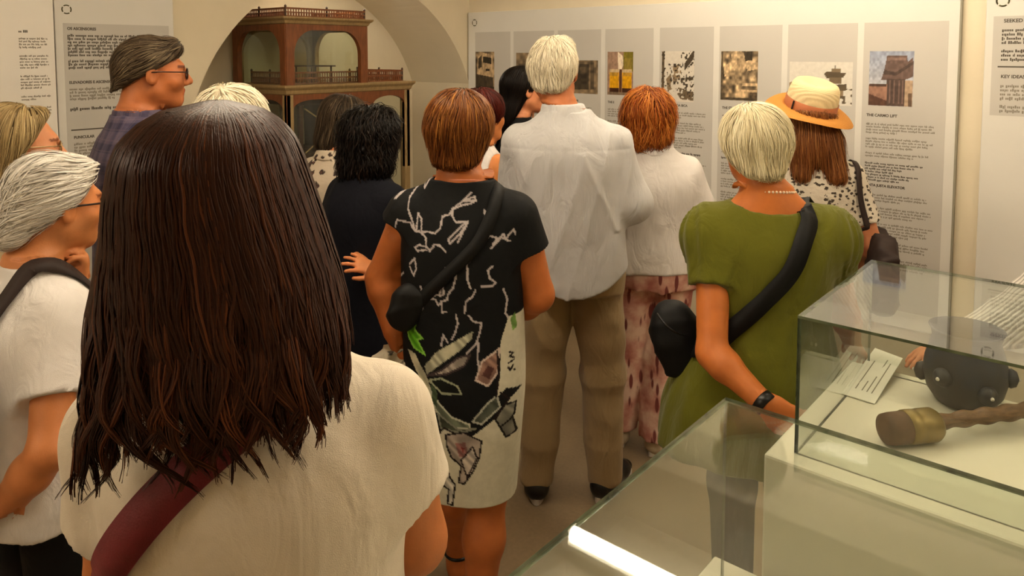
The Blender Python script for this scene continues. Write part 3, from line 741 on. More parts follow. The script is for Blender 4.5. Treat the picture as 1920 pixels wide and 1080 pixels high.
def half(p, n, lo, hi, k=0.004):
    """removes everything on the far side of a plane"""
    p, n = np.asarray(p, float), unit(n)
    return Prim(lo, hi, lambda x, y, z: -((x - p[0]) * n[0] + (y - p[1]) * n[1] + (z - p[2]) * n[2]), k, 'sub')
def smin(a, b, k):
    h = np.maximum(k - np.abs(a - b), 0) / k
    return np.minimum(a, b) - h * h * k * 0.25
def combine(F, d, k, op):
    return smin(F, d, k) if op == 'add' else -smin(-F, d, k)
def evalp(items, P, warp=None):
    x, y, z = P[:, 0], P[:, 1], P[:, 2]; F = np.full(len(P), 1.0)
    for it in items: F = combine(F, it.fn(x, y, z), it.k, it.op)
    return F
def gradp(items, P, e=0.003):
    G = np.zeros_like(P)
    for i in range(3):
        d = np.zeros(3); d[i] = e; G[:, i] = evalp(items, P + d) - evalp(items, P - d)
    return G / (np.linalg.norm(G, axis=1, keepdims=True) + 1e-9)
def wrinkle(amp, seed, freq=26.0, sq=(1, 1, 0.5)):
    r = np.random.RandomState(seed); K = [unit(r.randn(3)) * freq * (0.6 + r.rand()) * np.array(sq) for _ in range(5)]; ph = r.rand(5) * 6
    def fn(x, y, z):
        s = 0
        for i in range(0, 4):
            a, b = K[i], K[(i + 1) % 5]
            v = np.sin(x * a[0] + y * a[1] + z * a[2] + ph[i] + 1.6 * np.sin((x * b[0] + y * b[1] + z * b[2]) * 0.6 + ph[-1 - i]))
            s = s + (v if i < 2 else 1.2 * (0.6 - 2 * (1 - np.abs(v)) ** 2))
        return amp * s * 0.45
    return fn
def mesh_field(items, h, lo=None, hi=None, disp=None, clip=None):
    """surface nets of the field; returns (verts, quads)"""
    adds = [i for i in items if i.op == 'add']
    if lo is None: lo = np.min([i.lo for i in adds], 0) - 0.03; hi = np.max([i.hi for i in adds], 0) + 0.03
    lo, hi = np.asarray(lo, float), np.asarray(hi, float)
    n = np.ceil((hi - lo) / h).astype(int) + 1
    ax = [lo[i] + np.arange(n[i]) * h for i in range(3)]
    F = np.full(n, 1.0, np.float32)
    for it in items:
        pad = it.k + 3.5 * h + 0.01
        if it.op != 'add': pad = it.k + 0.02
        sl = []
        for i in range(3):
            a = np.searchsorted(ax[i], it.lo[i] - pad); b = np.searchsorted(ax[i], it.hi[i] + pad); sl.append(slice(a, b))
        if any(s.stop <= s.start for s in sl): continue
        x, y, z = ax[0][sl[0]][:, None, None], ax[1][sl[1]][None, :, None], ax[2][sl[2]][None, None, :]
        sl = tuple(sl); d = it.fn(x, y, z)
        F[sl] = combine(F[sl], np.broadcast_to(d, F[sl].shape), it.k, it.op)
    if disp is not None:
        F += np.where(np.abs(F) < 0.06, disp(ax[0][:, None, None], ax[1][None, :, None], ax[2][None, None, :]), 0).astype(np.float32)
    S = F < 0
    c = np.zeros(n - 1, np.int8)
    for dx in (0, 1):
        for dy in (0, 1):
            for dz in (0, 1): c += S[dx:n[0] - 1 + dx, dy:n[1] - 1 + dy, dz:n[2] - 1 + dz]
    I = np.argwhere((c > 0) & (c < 8))
    idm = np.full(n - 1, -1, np.int32); idm[tuple(I.T)] = np.arange(len(I))
    acc = np.zeros((len(I), 3)); cnt = np.zeros(len(I))
    cor = [(0, 0, 0), (1, 0, 0), (0, 1, 0), (1, 1, 0), (0, 0, 1), (1, 0, 1), (0, 1, 1), (1, 1, 1)]
    vals = [F[I[:, 0] + a, I[:, 1] + b, I[:, 2] + d] for a, b, d in cor]
    for i in range(8):
        for b in range(3):
            j = i | (1 << b)
            if j == i: continue
            f0, f1 = vals[i], vals[j]; m = (f0 < 0) != (f1 < 0)
            t = np.where(m, f0 / np.where(m, f0 - f1, 1), 0)
            p = np.array(cor[i])[None, :] + t[:, None] * (np.array(cor[j]) - np.array(cor[i]))[None, :]
            acc[m] += p[m]; cnt[m] += 1
    V = lo + (I + acc / cnt[:, None]) * h
    Q = []
    for a in range(3):
        b, d = (a + 1) % 3, (a + 2) % 3
        s0 = [slice(None)] * 3; s1 = [slice(None)] * 3; s0[a] = slice(0, -1); s1[a] = slice(1, None)
        E_ = np.argwhere(S[tuple(s0)] != S[tuple(s1)])
        ok = (E_[:, b] > 0) & (E_[:, d] > 0) & (E_[:, b] < n[b] - 1) & (E_[:, d] < n[d] - 1); E_ = E_[ok]
        fl = S[tuple(E_.T)]
        q = []
        for ob, od in ((-1, -1), (0, -1), (0, 0), (-1, 0)):
            e = E_.copy(); e[:, b] += ob; e[:, d] += od; q.append(idm[tuple(e.T)])
        q = np.stack(q, 1); q[~fl] = q[~fl][:, ::-1]; Q.append(q)
    Q = np.concatenate(Q); Q = Q[(Q >= 0).all(1)]
    return V, Q
def keep_faces(V, Q, mask):
    Q = Q[mask]; u, inv = np.unique(Q.ravel(), return_inverse=True)
    return V[u], inv.reshape(-1, 4)
def join(parts):
    Vs, Qs, o = [], [], 0
    for V, Q in parts:
        Vs.append(V); Qs.append(Q + o); o += len(V)
    return np.concatenate(Vs), np.concatenate(Qs)

def rotm(yaw=0, pitch=0, roll=0):
    """turn about z (positive = to the person's left), nod (positive = up), tilt (positive = towards own right)"""
    a, b, c = (math.radians(v) for v in (yaw, pitch, roll))
    Rz = np.array([[math.cos(a), -math.sin(a), 0], [math.sin(a), math.cos(a), 0], [0, 0, 1]])
    Rx = np.array([[1, 0, 0], [0, math.cos(b), -math.sin(b)], [0, math.sin(b), math.cos(b)]])
    Ry = np.array([[math.cos(c), 0, math.sin(c)], [0, 1, 0], [-math.sin(c), 0, math.cos(c)]])
    return Rz @ Rx @ Ry

# ------------------------------------------------------------------ materials of people
def skin_mat(name, col):
    if name in MATS: return MATS[name]
    k = NT(name); c = lin(col)
    nz = k.n('ShaderNodeTexNoise', i_Scale=18.0, i_Detail=5.0); k.l(k.coords(), nz.inputs['Vector'])
    base = k.ramp(nz.outputs[0], [(0.3, tuple(v * 0.86 for v in c)), (0.7, tuple(min(1, v * 1.1) for v in c))])
    a = k.n('ShaderNodeAttribute', attribute_name='print')
    mx = k.n('ShaderNodeMix', data_type='RGBA', blend_type='MULTIPLY'); mx.inputs[0].default_value = 1.0
    k.l(base, mx.inputs[6]); k.l(a.outputs['Color'], mx.inputs[7]); k.l(mx.outputs[2], k.b.inputs['Base Color'])
    k.b.inputs['Roughness'].default_value = 0.5; k.b.inputs['Specular IOR Level'].default_value = 0.35
    k.b.inputs['Subsurface Weight'].default_value = 0.12; k.b.inputs['Subsurface Radius'].default_value = (0.012, 0.005, 0.003)
    n2 = k.n('ShaderNodeTexNoise', i_Scale=260.0, i_Detail=2.0); k.l(k.coords(), n2.inputs['Vector']); k.bump(n2.outputs[0], 0.12, 0.002)
    MATS[name] = k.m; return k.m
def hair_mat(name, dark, mid, light, rough=0.42):
    if name in MATS: return MATS[name]
    k = NT(name); a = k.n('ShaderNodeAttribute', attribute_name='print')
    sp = k.n('ShaderNodeSeparateColor'); k.l(a.outputs['Color'], sp.inputs[0])
    k.l(k.ramp(sp.outputs[0], [(0.0, lin(dark)), (0.5, lin(mid)), (1.0, lin(light))]), k.b.inputs['Base Color'])
    k.b.inputs['Roughness'].default_value = rough; k.b.inputs['Specular IOR Level'].default_value = 0.4; k.b.inputs['Specular Tint'].default_value = (*[min(1, 0.25 + 1.3 * v) for v in lin(light)], 1)
    nz = k.n('ShaderNodeTexNoise', i_Scale=300.0, i_Detail=2.0); k.l(k.coords((1, 1, 0.1)), nz.inputs['Vector']); k.bump(nz.outputs[0], 0.25, 0.002)
    MATS[name] = k.m; return k.m

# ------------------------------------------------------------------ anatomy
class Person:
    """local frame: x to the person's right, y forward, z up, origin on the floor"""
    def __init__(s, label, px, depth, face, H, skin=(0.80, 0.50, 0.33), w=1.0, sh=0.160, sex='f', head_off=(0, 0), head=(0, 0, 0), head_s=1.0, lean=(0, 0), drop=0.0):
        s.drop = drop
        p = at_depth(px, 100, depth); s.base = np.array([p[0], p[1], 0.0]); s.depth = depth
        # face: 0 = looking away from the camera, 90 = towards the right of the picture
        s.rz = YAW - math.radians(face)
        s.root = empty('person', tuple(s.base), s.rz, label, 'person', 'visitors')
        s.M = np.array([[math.cos(s.rz), -math.sin(s.rz), 0], [math.sin(s.rz), math.cos(s.rz), 0], [0, 0, 1]])
        s.s = H / 1.70; s.H = H; s.w = w; s.sex = sex; s.sh = (sh - 0.008) * s.s; s.lean = lean
        S_ = s.s
        s.Rh = rotm(*head); s.hs = S_ * head_s
        s.hc = V3(head_off[0] + lean[0], 0.018 * S_ + head_off[1] + lean[1], H - 0.113 * s.hs)
        s.neck = V3(lean[0] * 0.85, -0.018 * S_ + lean[1] * 0.85, (1.425 - drop * 0.7) * S_)
        s.skin_mat = skin_mat('skin_%02d%02d%02d' % tuple(int(c * 99) for c in skin), skin)
        s.body = []; s.fine = []; s.arms = {}
    def L(s, px, py, dd=0.0):
        """pixel and depth offset from the person's axis -> local point"""
        return (at_depth(px, py, s.depth + dd) - s.base) @ s.M
    def shift(s, z):
        t = np.clip((z - 0.95 * s.s) / (0.48 * s.s), 0, 1); return s.lean[0] * t * 0.85, s.lean[1] * t * 0.85
    def rows(s, over=None, d=0.0, lo=0.7, hi=1.47):
        """torso outline for this build, optionally widened by d"""
        w, S_ = s.w, s.s
        if s.sex == 'f': T = [(0.70, .150, .100), (.80, .168, .115), (.88, .176, .122), (.97, .165, .112), (1.06, .145, .100), (1.14, .146, .103), (1.22, .155, .112), (1.29, .158, .110), (1.34, .146, .094), (1.38, .118, .076), (1.415, .085, .060), (1.45, .055, .05)]
        else: T = [(0.70, .145, .105), (.80, .160, .112), (.88, .166, .116), (.97, .160, .112), (1.06, .158, .110), (1.14, .163, .113), (1.22, .172, .117), (1.29, .180, .115), (1.34, .168, .098), (1.38, .138, .080), (1.415, .095, .064), (1.45, .06, .055)]
        out = []
        for z, a, b in T:
            if z < lo or z > hi: continue
            z0_ = z; z = z - s.drop * min(1.0, max(0.0, (z - 1.0) / 0.34))
            cx, cy = s.shift(z * S_); k_ = min(1.0, (1.47 - z) / 0.12 + 0.5)
            ww = 1 + (w - 1) * (1.0 if z < 1.3 else max(0.2, (1.44 - z) / 0.14))
            out.append((z * S_, a * S_ * ww + d * k_, b * S_ * ww + d * k_, cx, cy - 0.012 * S_))
        return out
    def shoulder(s, side):
        cx, cy = s.shift(1.39 * s.s); return V3(side * s.sh + cx, -0.012 * s.s + cy, (1.332 - s.drop) * s.s)
    def torso_skin(s): s.body.append(loft(s.rows(d=-0.012, lo=0.86), k=0.03))
    def neck_skin(s, r=0.052):
        r *= s.s; top = s.hc + s.Rh @ V3(0, -0.03, -0.04) * s.hs
        s.body.append(rc(s.neck + V3(0, 0, -0.03), top, r * 1.12, r, 0.05))
        for sd in (-1, 1): s.body.append(rc(s.neck + V3(sd * 0.02, 0, 0.0), s.shoulder(sd) + V3(-sd * 0.02, 0, 0.0), 0.034 * s.s, 0.040 * s.s, 0.05))
    def head_skin(s, ears=True, big=1.0):
        c, R, k = s.hc, s.Rh, s.hs
        P = lambda x, y, z: c + R @ V3(x, y, z) * k
        B = []
        B.append(ell(P(0, -.014, .030), V3(.075, .096, .083) * k, 0.03, R=R))
        B.append(ell(P(0, .030, -.040), V3(.057, .064, .072) * k, 0.05, R=R))
        B.append(ell(P(0, .062, -.088), V3(.030, .028, .022) * k, 0.03, R=R))
        B.append(rc(P(-.03, .083, .024), P(.03, .083, .024), .010 * k, .010 * k, 0.025))
        for sd in (-1, 1):
            B.append(ell(P(sd * .043, .058, -.028), V3(.026, .026, .026) * k, 0.03, R=R))
            B.append(rc(P(sd * .05, .0, -.06), P(sd * .02, .065, -.098), .018 * k, .016 * k, 0.035))
            B.append(ell(P(sd * .032, .101, .004), V3(.017, .013, .011) * k, 0.012, 'sub', R=R))
            B.append(ell(P(sd * .032, .081, .003), V3(.0125, .0125, .0115) * k, 0.004, R=R))
            B.append(ell(P(sd * .013, .099, -.034), V3(.008, .011, .008) * k, 0.008, R=R))
            if ears:
                Re = R @ rotm(sd * 18, 0, 0)
                B.append(ell(P(sd * .080, -.012, -.008), V3(.0095, .019, .032) * k, 0.008, R=Re))
                B.append(ell(P(sd * .092, -.006, -.006), V3(.008, .010, .019) * k, 0.006, 'sub', R=Re))
        B.append(rc(P(0, .092, .012), P(0, .113, -.026), .0085 * k, .0125 * k, 0.012))
        B.append(rc(P(-.016, .087, -.058), P(.016, .087, -.058), .0075 * k, .0075 * k, 0.010)); B.append(rc(P(0, .094, -.057), P(0, .094, -.058), .006 * k, .006 * k, 0.008))
        B.append(rc(P(-.014, .086, -.069), P(.014, .086, -.069), .008 * k, .008 * k, 0.008))
        s.body += B; s.head_prims = B
    def arm(s, side, E_, W_, hand=None, normal=None, curl=0.4, r=1.0, spread=0.1, build_hand=True):
        """side +1 right; elbow, wrist in local coordinates; hand = direction of the fingers, normal = back of the hand"""
        S_ = s.s; sp = s.shoulder(side); E_, W_ = np.asarray(E_, float), np.asarray(W_, float)
        r0 = r * S_ * (1.12 if s.sex == 'm' else 1.0)
        s.arms[side] = (sp, E_, W_)
        B = [ell(sp, V3(.047, .047, .048) * r0, 0.04), rc(sp, E_, .047 * r0, .038 * r0, 0.03)]
        mid = E_ + (W_ - E_) * 0.25
        B += [rc(E_, mid, .037 * r0, .039 * r0, 0.02), rc(mid, W_, .038 * r0, .0255 * r0, 0.02)]
        s.body += B
        if build_hand: s.hand(side, W_, unit(W_ - E_) if hand is None else unit(hand), V3(side, 0, 0) if normal is None else normal, curl, spread)
    def hand(s, side, W_, d, nrm, curl, spread):
        """palm, four fingers of unequal length in three segments, thumb from the side of the palm"""
        k = s.s * (1.0 if s.sex == 'f' else 1.1); d = unit(d); n = unit(nrm - d * (np.asarray(nrm) @ d)); u = np.cross(n, d) * side   # u points to the thumb side
        B = []; p0 = W_ + d * 0.01; kn = W_ + d * 0.088 * k
        B.append(rc(W_ - d * 0.01, W_ + d * 0.035 * k, .024 * k, .030 * k, 0.02, flat=n, q=0.62))
        B.append(rc(W_ + d * 0.035 * k - u * .012 * k, kn - u * .016 * k, .026 * k, .024 * k, 0.015, flat=n, q=0.55)); B.append(rc(W_ + d * 0.035 * k + u * .012 * k, kn + u * .016 * k, .026 * k, .024 * k, 0.015, flat=n, q=0.55))
        for i, (o, ln) in enumerate(((.030, .070), (.010, .080), (-.010, .075), (-.029, .058))):
            b = kn + u * o * k - d * (0.004 if i in (1, 2) else 0.010) * k; a_ = 0.0; dd = unit(d + u * spread * (1.2 - i * 0.8)); r_ = (.0092 - .0004 * i) * k
            for j, fr in enumerate((.45, .31, .26)):
                a_ += curl * (0.75 if j == 0 else 1.05)
                v = dd * math.cos(a_) - n * math.sin(a_); e = b + v * ln * fr * k
                B.append(rc(b, e, r_, r_ * 0.93, 0.004 if j else 0.008)); b = e; r_ *= 0.93
        t0 = W_ + d * 0.025 * k + u * .022 * k; t1 = t0 + unit(u * .75 + d * .75 - n * .35) * .036 * k; t2 = t1 + unit(u * .35 + d * 1.0 - n * (.25 + curl * .6)) * .030 * k; t3 = t2 + unit(u * .1 + d * 1.0 - n * (.3 + curl)) * .024 * k
        B += [rc(t0, t1, .0145 * k, .0115 * k, 0.012), rc(t1, t2, .0108 * k, .0098 * k, 0.004), rc(t2, t3, .0098 * k, .008 * k, 0.004)]
        s.body += B
        c = W_ + d * 0.09 * k; s.fine.append((c, 0.125 * k, W_, d))
    def legs(s, feet=((-1, 0, 0), (1, 0, 0)), r=1.0, gap=0.085, foot=True, knee_bend=0.0):
        """feet: (side, dx, dy, turn) offsets of each foot on the floor"""
        S_ = s.s; s.legp = {}
        for ft in feet:
            sd, dx, dy = ft[:3]; turn = math.radians(ft[3] if len(ft) > 3 else 8 * sd)
            hp = V3(sd * .088 * S_ * s.w, 0, .86 * S_); an = V3(sd * gap * S_ + dx, dy - .02 * S_, .085 * S_); kn = hp * 0.5 + an * 0.5 + V3(0, .02 * S_ + knee_bend, 0.0)
            s.legp[sd] = (hp, kn, an, turn)
            B = [rc(hp, kn, .082 * S_ * r, .056 * S_ * r, 0.04), rc(kn, kn * .62 + an * .38 + V3(0, -.014, 0) * S_, .052 * S_ * r, .056 * S_ * r, 0.03), rc(kn * .62 + an * .38 + V3(0, -.014, 0) * S_, an, .055 * S_ * r, .034 * S_ * r, 0.03)]
            if foot:
                f = V3(math.sin(turn), math.cos(turn), 0); g = V3(an[0], an[1], 0)
                B += [rc(an, g + V3(0, 0, .034 * S_) - f * .02 * S_, .036 * S_, .033 * S_, 0.02), rc(g + V3(0, 0, .045 * S_), g + f * .11 * S_ + V3(0, 0, .03 * S_), .034 * S_, .028 * S_, 0.03), rc(g + f * .10 * S_ + V3(0, 0, .026 * S_), g + f * .165 * S_ + V3(0, 0, .02 * S_), .032 * S_, .02 * S_, 0.02, flat=(0, 0, 1), q=.7)]
            s.body += B
    def build_body(s, h=0.009, hh=0.0042, head_fine=True, tint=True):
        V, Q = mesh_field(s.body, h); parts = []; c = V[Q].mean(1)
        zc = s.hc[2] - 0.135 * s.hs; drop = np.zeros(len(c), bool)
        if head_fine: drop |= (c[:, 2] > zc) & (np.linalg.norm(c - s.hc, axis=1) < 0.22)
        for (cc, rr, W_, d) in s.fine: drop |= ((c - W_) @ d > 0.0) & (np.linalg.norm(c - cc, axis=1) < rr)
        parts.append(keep_faces(V, Q, ~drop))
        if head_fine:
            m = 0.155 * s.hs
            V2, Q2 = mesh_field(s.body, hh, s.hc + V3(-m, -m, -0.15 * s.hs), s.hc + V3(m, m, 0.135 * s.hs)); c = V2[Q2].mean(1)
            parts.append(keep_faces(V2, Q2, c[:, 2] > zc - h * 0.6))
        for (cc, rr, W_, d) in s.fine:
            V2, Q2 = mesh_field(s.body, 0.0042, cc - rr - 0.02, cc + rr + 0.02); c = V2[Q2].mean(1)
            parts.append(keep_faces(V2, Q2, ((c - W_) @ d > -h * 0.6) & (np.linalg.norm(c - cc, axis=1) < rr + h * 0.6)))
        V, Q = join(parts); col = np.ones((len(V), 3))
        q = ((V - s.hc) @ s.Rh) / s.hs; x, y, z = q[:, 0], q[:, 1], q[:, 2]; ax_ = np.abs(x); fr = y > 0.06
        lips = fr & (ax_ < .021) & (np.abs(z + .063) < .0105); col[lips] = (0.80, 0.42, 0.42)
        br = (y > .07) & (ax_ > .016) & (ax_ < .05) & (np.abs(z - (.025 - 1.2 * (ax_ - .032) ** 2 * 6)) < .005); col[br] = (0.38, 0.30, 0.26)
        dx = np.hypot(ax_ - .032, (z - .003) * 1.5); eye = (y > .078) & (dx < .0115); col[eye] = (1.05, 1.35, 1.7); col[eye & (dx < .0062)] = (0.14, 0.12, 0.10)
        s.body_o = np_mesh('body', V, Q, s.skin_mat, s.root, col)
        return s.body_o
    # -------------------------------------------------------------- clothing
    def top(s, d=0.012, hem=0.86, sleeve=0.5, sl_r=1.15, neck_cut=None, rows=None, yoke=0.046, cuff_flare=1.0, flat_hem=True, fold=None, n=2.3, sub=()):
        """list of prims of a shirt; sleeve = fraction of upper arm covered (up to 1), 1..2 goes on along the forearm"""
        S_ = s.s; R_ = rows if rows is not None else s.rows(d=d, lo=hem - 0.001, hi=1.45)
        it = [loft(R_, k=0.03, n=n, fold=fold)]
        for sd in (-1, 1):
            sp = s.shoulder(sd); nb = s.neck + V3(sd * .040 * S_, 0, -.028 * S_)
            it.append(rc(nb, sp + V3(-sd * 0.015, 0, 0.0), yoke * S_ * 0.72, yoke * S_ * 0.9 + d * 0.8, 0.035))
            if sd in s.arms and sleeve > 0:
                _, E_, W_ = s.arms[sd]; t = min(sleeve, 1.0); ra = (.048 * S_ + d * 0.9) * sl_r * (1.1 if s.sex == 'm' else 1); e = sp + (E_ - sp) * t; dr = unit(E_ - sp)
                it.append(rc(sp, e + dr * (0.05 if sleeve <= 1 else 0), .046 * S_ + d * 0.55, ra * (1 - 0.06 * t) * cuff_flare, 0.04, cut=(e, dr) if sleeve <= 1 else None))
                if sleeve > 1:
                    t = sleeve - 1; e2 = E_ + (W_ - E_) * t; dr = unit(W_ - E_)
                    it.append(rc(E_, e2 + dr * 0.04, ra * 0.88, ra * 0.72, 0.03, cut=(e2, dr)))
        if neck_cut is not None:
            c, r = neck_cut; it.append(ell(s.neck + V3(*c), r, 0.006, 'sub'))
        return it + list(sub)
    def cloth(s, name, items, material, h=0.008, disp=None, colorfn=None, parent=None):
        V, Q = mesh_field(items, h, disp=disp)
        o = np_mesh(name, V, Q, material, parent or s.root, None if colorfn is None else colorfn(V)); s.tuck(items); return o
    def tuck(s, items):
        """pulls skin that would show through a garment back under it"""
        if not hasattr(s, 'body_o'): return
        me = s.body_o.data; n = len(me.vertices); P = np.empty(n * 3, np.float32); me.vertices.foreach_get('co', P); P = P.reshape(-1, 3).astype(float)
        N = np.empty(n * 3, np.float32); me.vertex_normals.foreach_get('vector', N); N = N.reshape(-1, 3)
        lo = np.min([i.lo for i in items if i.op == 'add'], 0) - 0.02; hi = np.max([i.hi for i in items if i.op == 'add'], 0) + 0.02
        I = np.where(((P > lo) & (P < hi)).all(1))[0]
        if not len(I): return
        d = evalp(items, P[I]); m = (d > -0.009) & (d < 0.018); I = I[m]; d = d[m]
        if not len(I): return
        G = gradp(items, P[I]); w = np.clip((np.abs((G * N[I]).sum(1)) - 0.55) / 0.25, 0, 1)
        P[I] -= G * ((d + 0.009) * w)[:, None]
        me.vertices.foreach_set('co', P.astype(np.float32).ravel()); me.update()
    def trousers(s, d=0.016, waist=1.0, ankle=0.09, wide=1.0, seat=1.0, knee_r=None, ank_r=None):
        S_ = s.s; it = [loft([(z, a * seat, b * seat, cx, cy) for z, a, b, cx, cy in s.rows(d=d * 0.7, lo=0.79, hi=waist)], k=0.03)]
        for sd, (hp, kn, an, turn) in s.legp.items():
            kr = (knee_r or .074) * S_ * wide; ar = (ank_r or .062) * S_ * wide
            e = an + V3(0, 0, ankle * S_ - an[2])
            it.append(rc(hp + V3(0, 0, -.01), kn, .094 * S_ * (0.5 + wide / 2), kr, 0.03)); it.append(rc(kn, an, kr, ar, 0.03, cut=(V3(0, 0, ankle * S_), V3(0, 0, -1.0))))
        return it
    def shoe(s, sd, material, sole_mat, h=0.005, heel=0.0):
        hp, kn, an, turn = s.legp[sd]; S_ = s.s; f = V3(math.sin(turn), math.cos(turn), 0); g = V3(an[0], an[1], 0)
        up = [rc(g + V3(0, 0, .05 * S_) - f * .03 * S_, g + f * .02 * S_ + V3(0, 0, .075 * S_), .042 * S_, .040 * S_, 0.03), rc(g + V3(0, 0, .05 * S_), g + f * .13 * S_ + V3(0, 0, .042 * S_), .044 * S_, .038 * S_, 0.03), rc(g + f * .12 * S_ + V3(0, 0, .04 * S_), g + f * .175 * S_ + V3(0, 0, .034 * S_), .040 * S_, .03 * S_, 0.02, flat=(0, 0, 1), q=.75),
              half(V3(0, 0, .022), V3(0, 0, 1), g - 0.3, g + 0.3) if False else rc(g, g + V3(0, 0, -.05), .0, .0, 0.01)]
        up = up[:3]
        o = s.cloth('shoe', up, material, h)
        mb = MB(); pts = []
        for t in np.linspace(0, 2 * math.pi, 28, endpoint=False):
            y_ = math.cos(t); x_ = math.sin(t); ln = .072 + .13 * (y_ + 1) / 2 * 0 ; yy = .072 * S_ + y_ * .138 * S_; ww = (.042 + .008 * y_) * S_
            pts.append(g + f * yy + V3(f[1], -f[0], 0) * x_ * ww)
        nn = len(pts); mb.add([tuple(p + V3(0, 0, .002)) for p in pts] + [tuple(p + V3(0, 0, .024)) for p in pts], [tuple(range(nn))[::-1], tuple(range(nn, 2 * nn))] + [(i, (i + 1) % nn, nn + (i + 1) % nn, nn + i) for i in range(nn)])
        mb.build('sole', sole_mat, o)
        return o
    def drape(s, items, pts, width, off=0.006, n=60, name='strap', material=None, parent=None, thick=0.003, iters=6):
        """a band laid over the surface of the given field along local points"""
        P = [Vector(p) for p in pts]; L = [0.0]
        for a, b in zip(P[:-1], P[1:]): L.append(L[-1] + (b - a).length)
        arr = np.array([tuple(p) for p in P]); t = np.linspace(0, L[-1], n)
        X = np.stack([np.interp(t, L, arr[:, i]) for i in range(3)], 1)
        for _ in range(3): X[1:-1] = X[1:-1] * 0.5 + 0.25 * (X[:-2] + X[2:])
        for _ in range(iters):
            G = gradp(items, X, 0.006); d = evalp(items, X); X = X - (d - off)[:, None] * G * 0.9
            X[1:-1] = X[1:-1] * 0.6 + 0.2 * (X[:-2] + X[2:])
        G = gradp(items, X, 0.01); T = np.gradient(X, axis=0); T /= np.linalg.norm(T, axis=1, keepdims=True) + 1e-9
        N_ = G - T * (G * T).sum(1)[:, None]; N_ /= np.linalg.norm(N_, axis=1, keepdims=True) + 1e-9; Sd = np.cross(T, N_)
        wd = width / 2
        ring = [X - Sd * wd, X - Sd * wd + N_ * thick, X + Sd * wd + N_ * thick, X + Sd * wd]
        V = np.stack(ring, 1).reshape(-1, 3); Q = []
        for i in range(n - 1):
            for j in range(4): Q.append((i * 4 + j, i * 4 + (j + 1) % 4, (i + 1) * 4 + (j + 1) % 4, (i + 1) * 4 + j))
        o = np_mesh(name, V, np.array(Q)[:, ::-1], material, parent or s.root, smooth=False)
        return o, X
    # -------------------------------------------------------------- hair
    def P(s, x, y, z): return s.hc + s.Rh @ V3(x, y, z) * s.hs
    def cap_items(s, t=0.012, hair=(0.0, 0.8), low=None, extra=(), face=True, wide=1.0):
        """hair volume hugging the skull; hair = (offset, slope) of the hairline plane in the head frame"""
        k = s.hs; R = s.Rh
        it = [ell(s.P(0, -.014, .030), (V3(.075 * wide, .096, .083) + t) * k, 0.03, R=R)] + list(extra)
        n = R @ unit(V3(0, -hair[1], 1.0)); p = s.P(0, 0, hair[0])
        lo, hi = s.hc - 0.3, s.hc + 0.3
        it.append(half(p, -n, lo, hi, 0.02))
        return it
    def hair(s, items, material, n=900, length=0.06, seg=7, width=0.005, h=0.006, crown=(0, -.055, .105), grav=0.6, lift=0.003, jitter=0.25, curl=0.0, curlf=60.0, seed=1, vol_noise=0.004, name='hair', flick=0.0, shade=(0.35, 0.3), root_min=None, vol=True, taper=0.25, rootfn=None, smoothn=0, sweep=(0, 0, 0), back=0.0):
        rs = np.random.RandomState(seed)
        disp = wrinkle(vol_noise, seed, 60.0, (1, 1, 0.6)) if vol_noise else None
        V, Q = mesh_field(items, h, disp=disp)
        c0 = s.P(*crown)
        G0 = gradp(items, V, 0.004)
        rel = V - s.hc
        sub = rs.permutation(len(V))
        if rootfn is not None: m = rootfn(V[sub], ((V[sub] - s.hc) @ s.Rh) / s.hs); sub = sub[m]
        sub = sub[:n] if len(sub) >= n else rs.choice(sub, n)
        X = V[sub] + rs.randn(n, 3) * h * 0.3; pts = [X.copy()]; L = length * (0.7 + 0.6 * rs.rand(n)); st = L / (seg - 1)
        sm = lambda sd, fr: np.stack([wrinkle(1.0, sd + q, fr, (1, 1, 1))(X[:, 0], X[:, 1], X[:, 2]) for q in (0, 31, 62)], 1)
        jit = sm(seed, 55.0) * jitter * 1.1 + rs.randn(n, 3) * jitter * 0.5; lf = lift * (0.2 + 2.0 * rs.rand(n) ** 2); ph = rs.rand(n) * 6.28
        tonef = 0.5 * wrinkle(1.0, seed + 9, 70.0, (1, 1, 0.8))(X[:, 0], X[:, 1], X[:, 2])
        prev = None; swv = s.Rh @ V3(*sweep)
        for j in range(1, seg):
            G = gradp(items, X, 0.005)
            rad = X - c0; rad /= np.linalg.norm(rad, axis=1, keepdims=True) + 1e-9
            d = rad + np.array([0, 0, -grav]) + jit + swv
            d = d - G * (d * G).sum(1)[:, None]; d /= np.linalg.norm(d, axis=1, keepdims=True) + 1e-9
            if prev is not None: d = 0.55 * d + 0.45 * prev; d /= np.linalg.norm(d, axis=1, keepdims=True) + 1e-9
            prev = d; X = X + d * st[:, None]
            dist = evalp(items, X); tgt = lf * (0.3 + 1.0 * j / seg + flick * (j / seg) ** 3)
            X = X - (np.clip(dist, -0.02, 0.05) - tgt)[:, None] * G * 0.8
            if curl:
                sd = np.cross(d, G); a = ph + j * st * curlf
                X = X + (sd * np.sin(a)[:, None] + G * np.cos(a)[:, None]) * curl
            pts.append(X.copy())
        PT = np.stack(pts, 1)                                # n, seg, 3
        return s.strands(name, PT, items, material, width, rs, V - G0 * 0.003 if vol else None, Q, shade, taper, tonef=tonef)
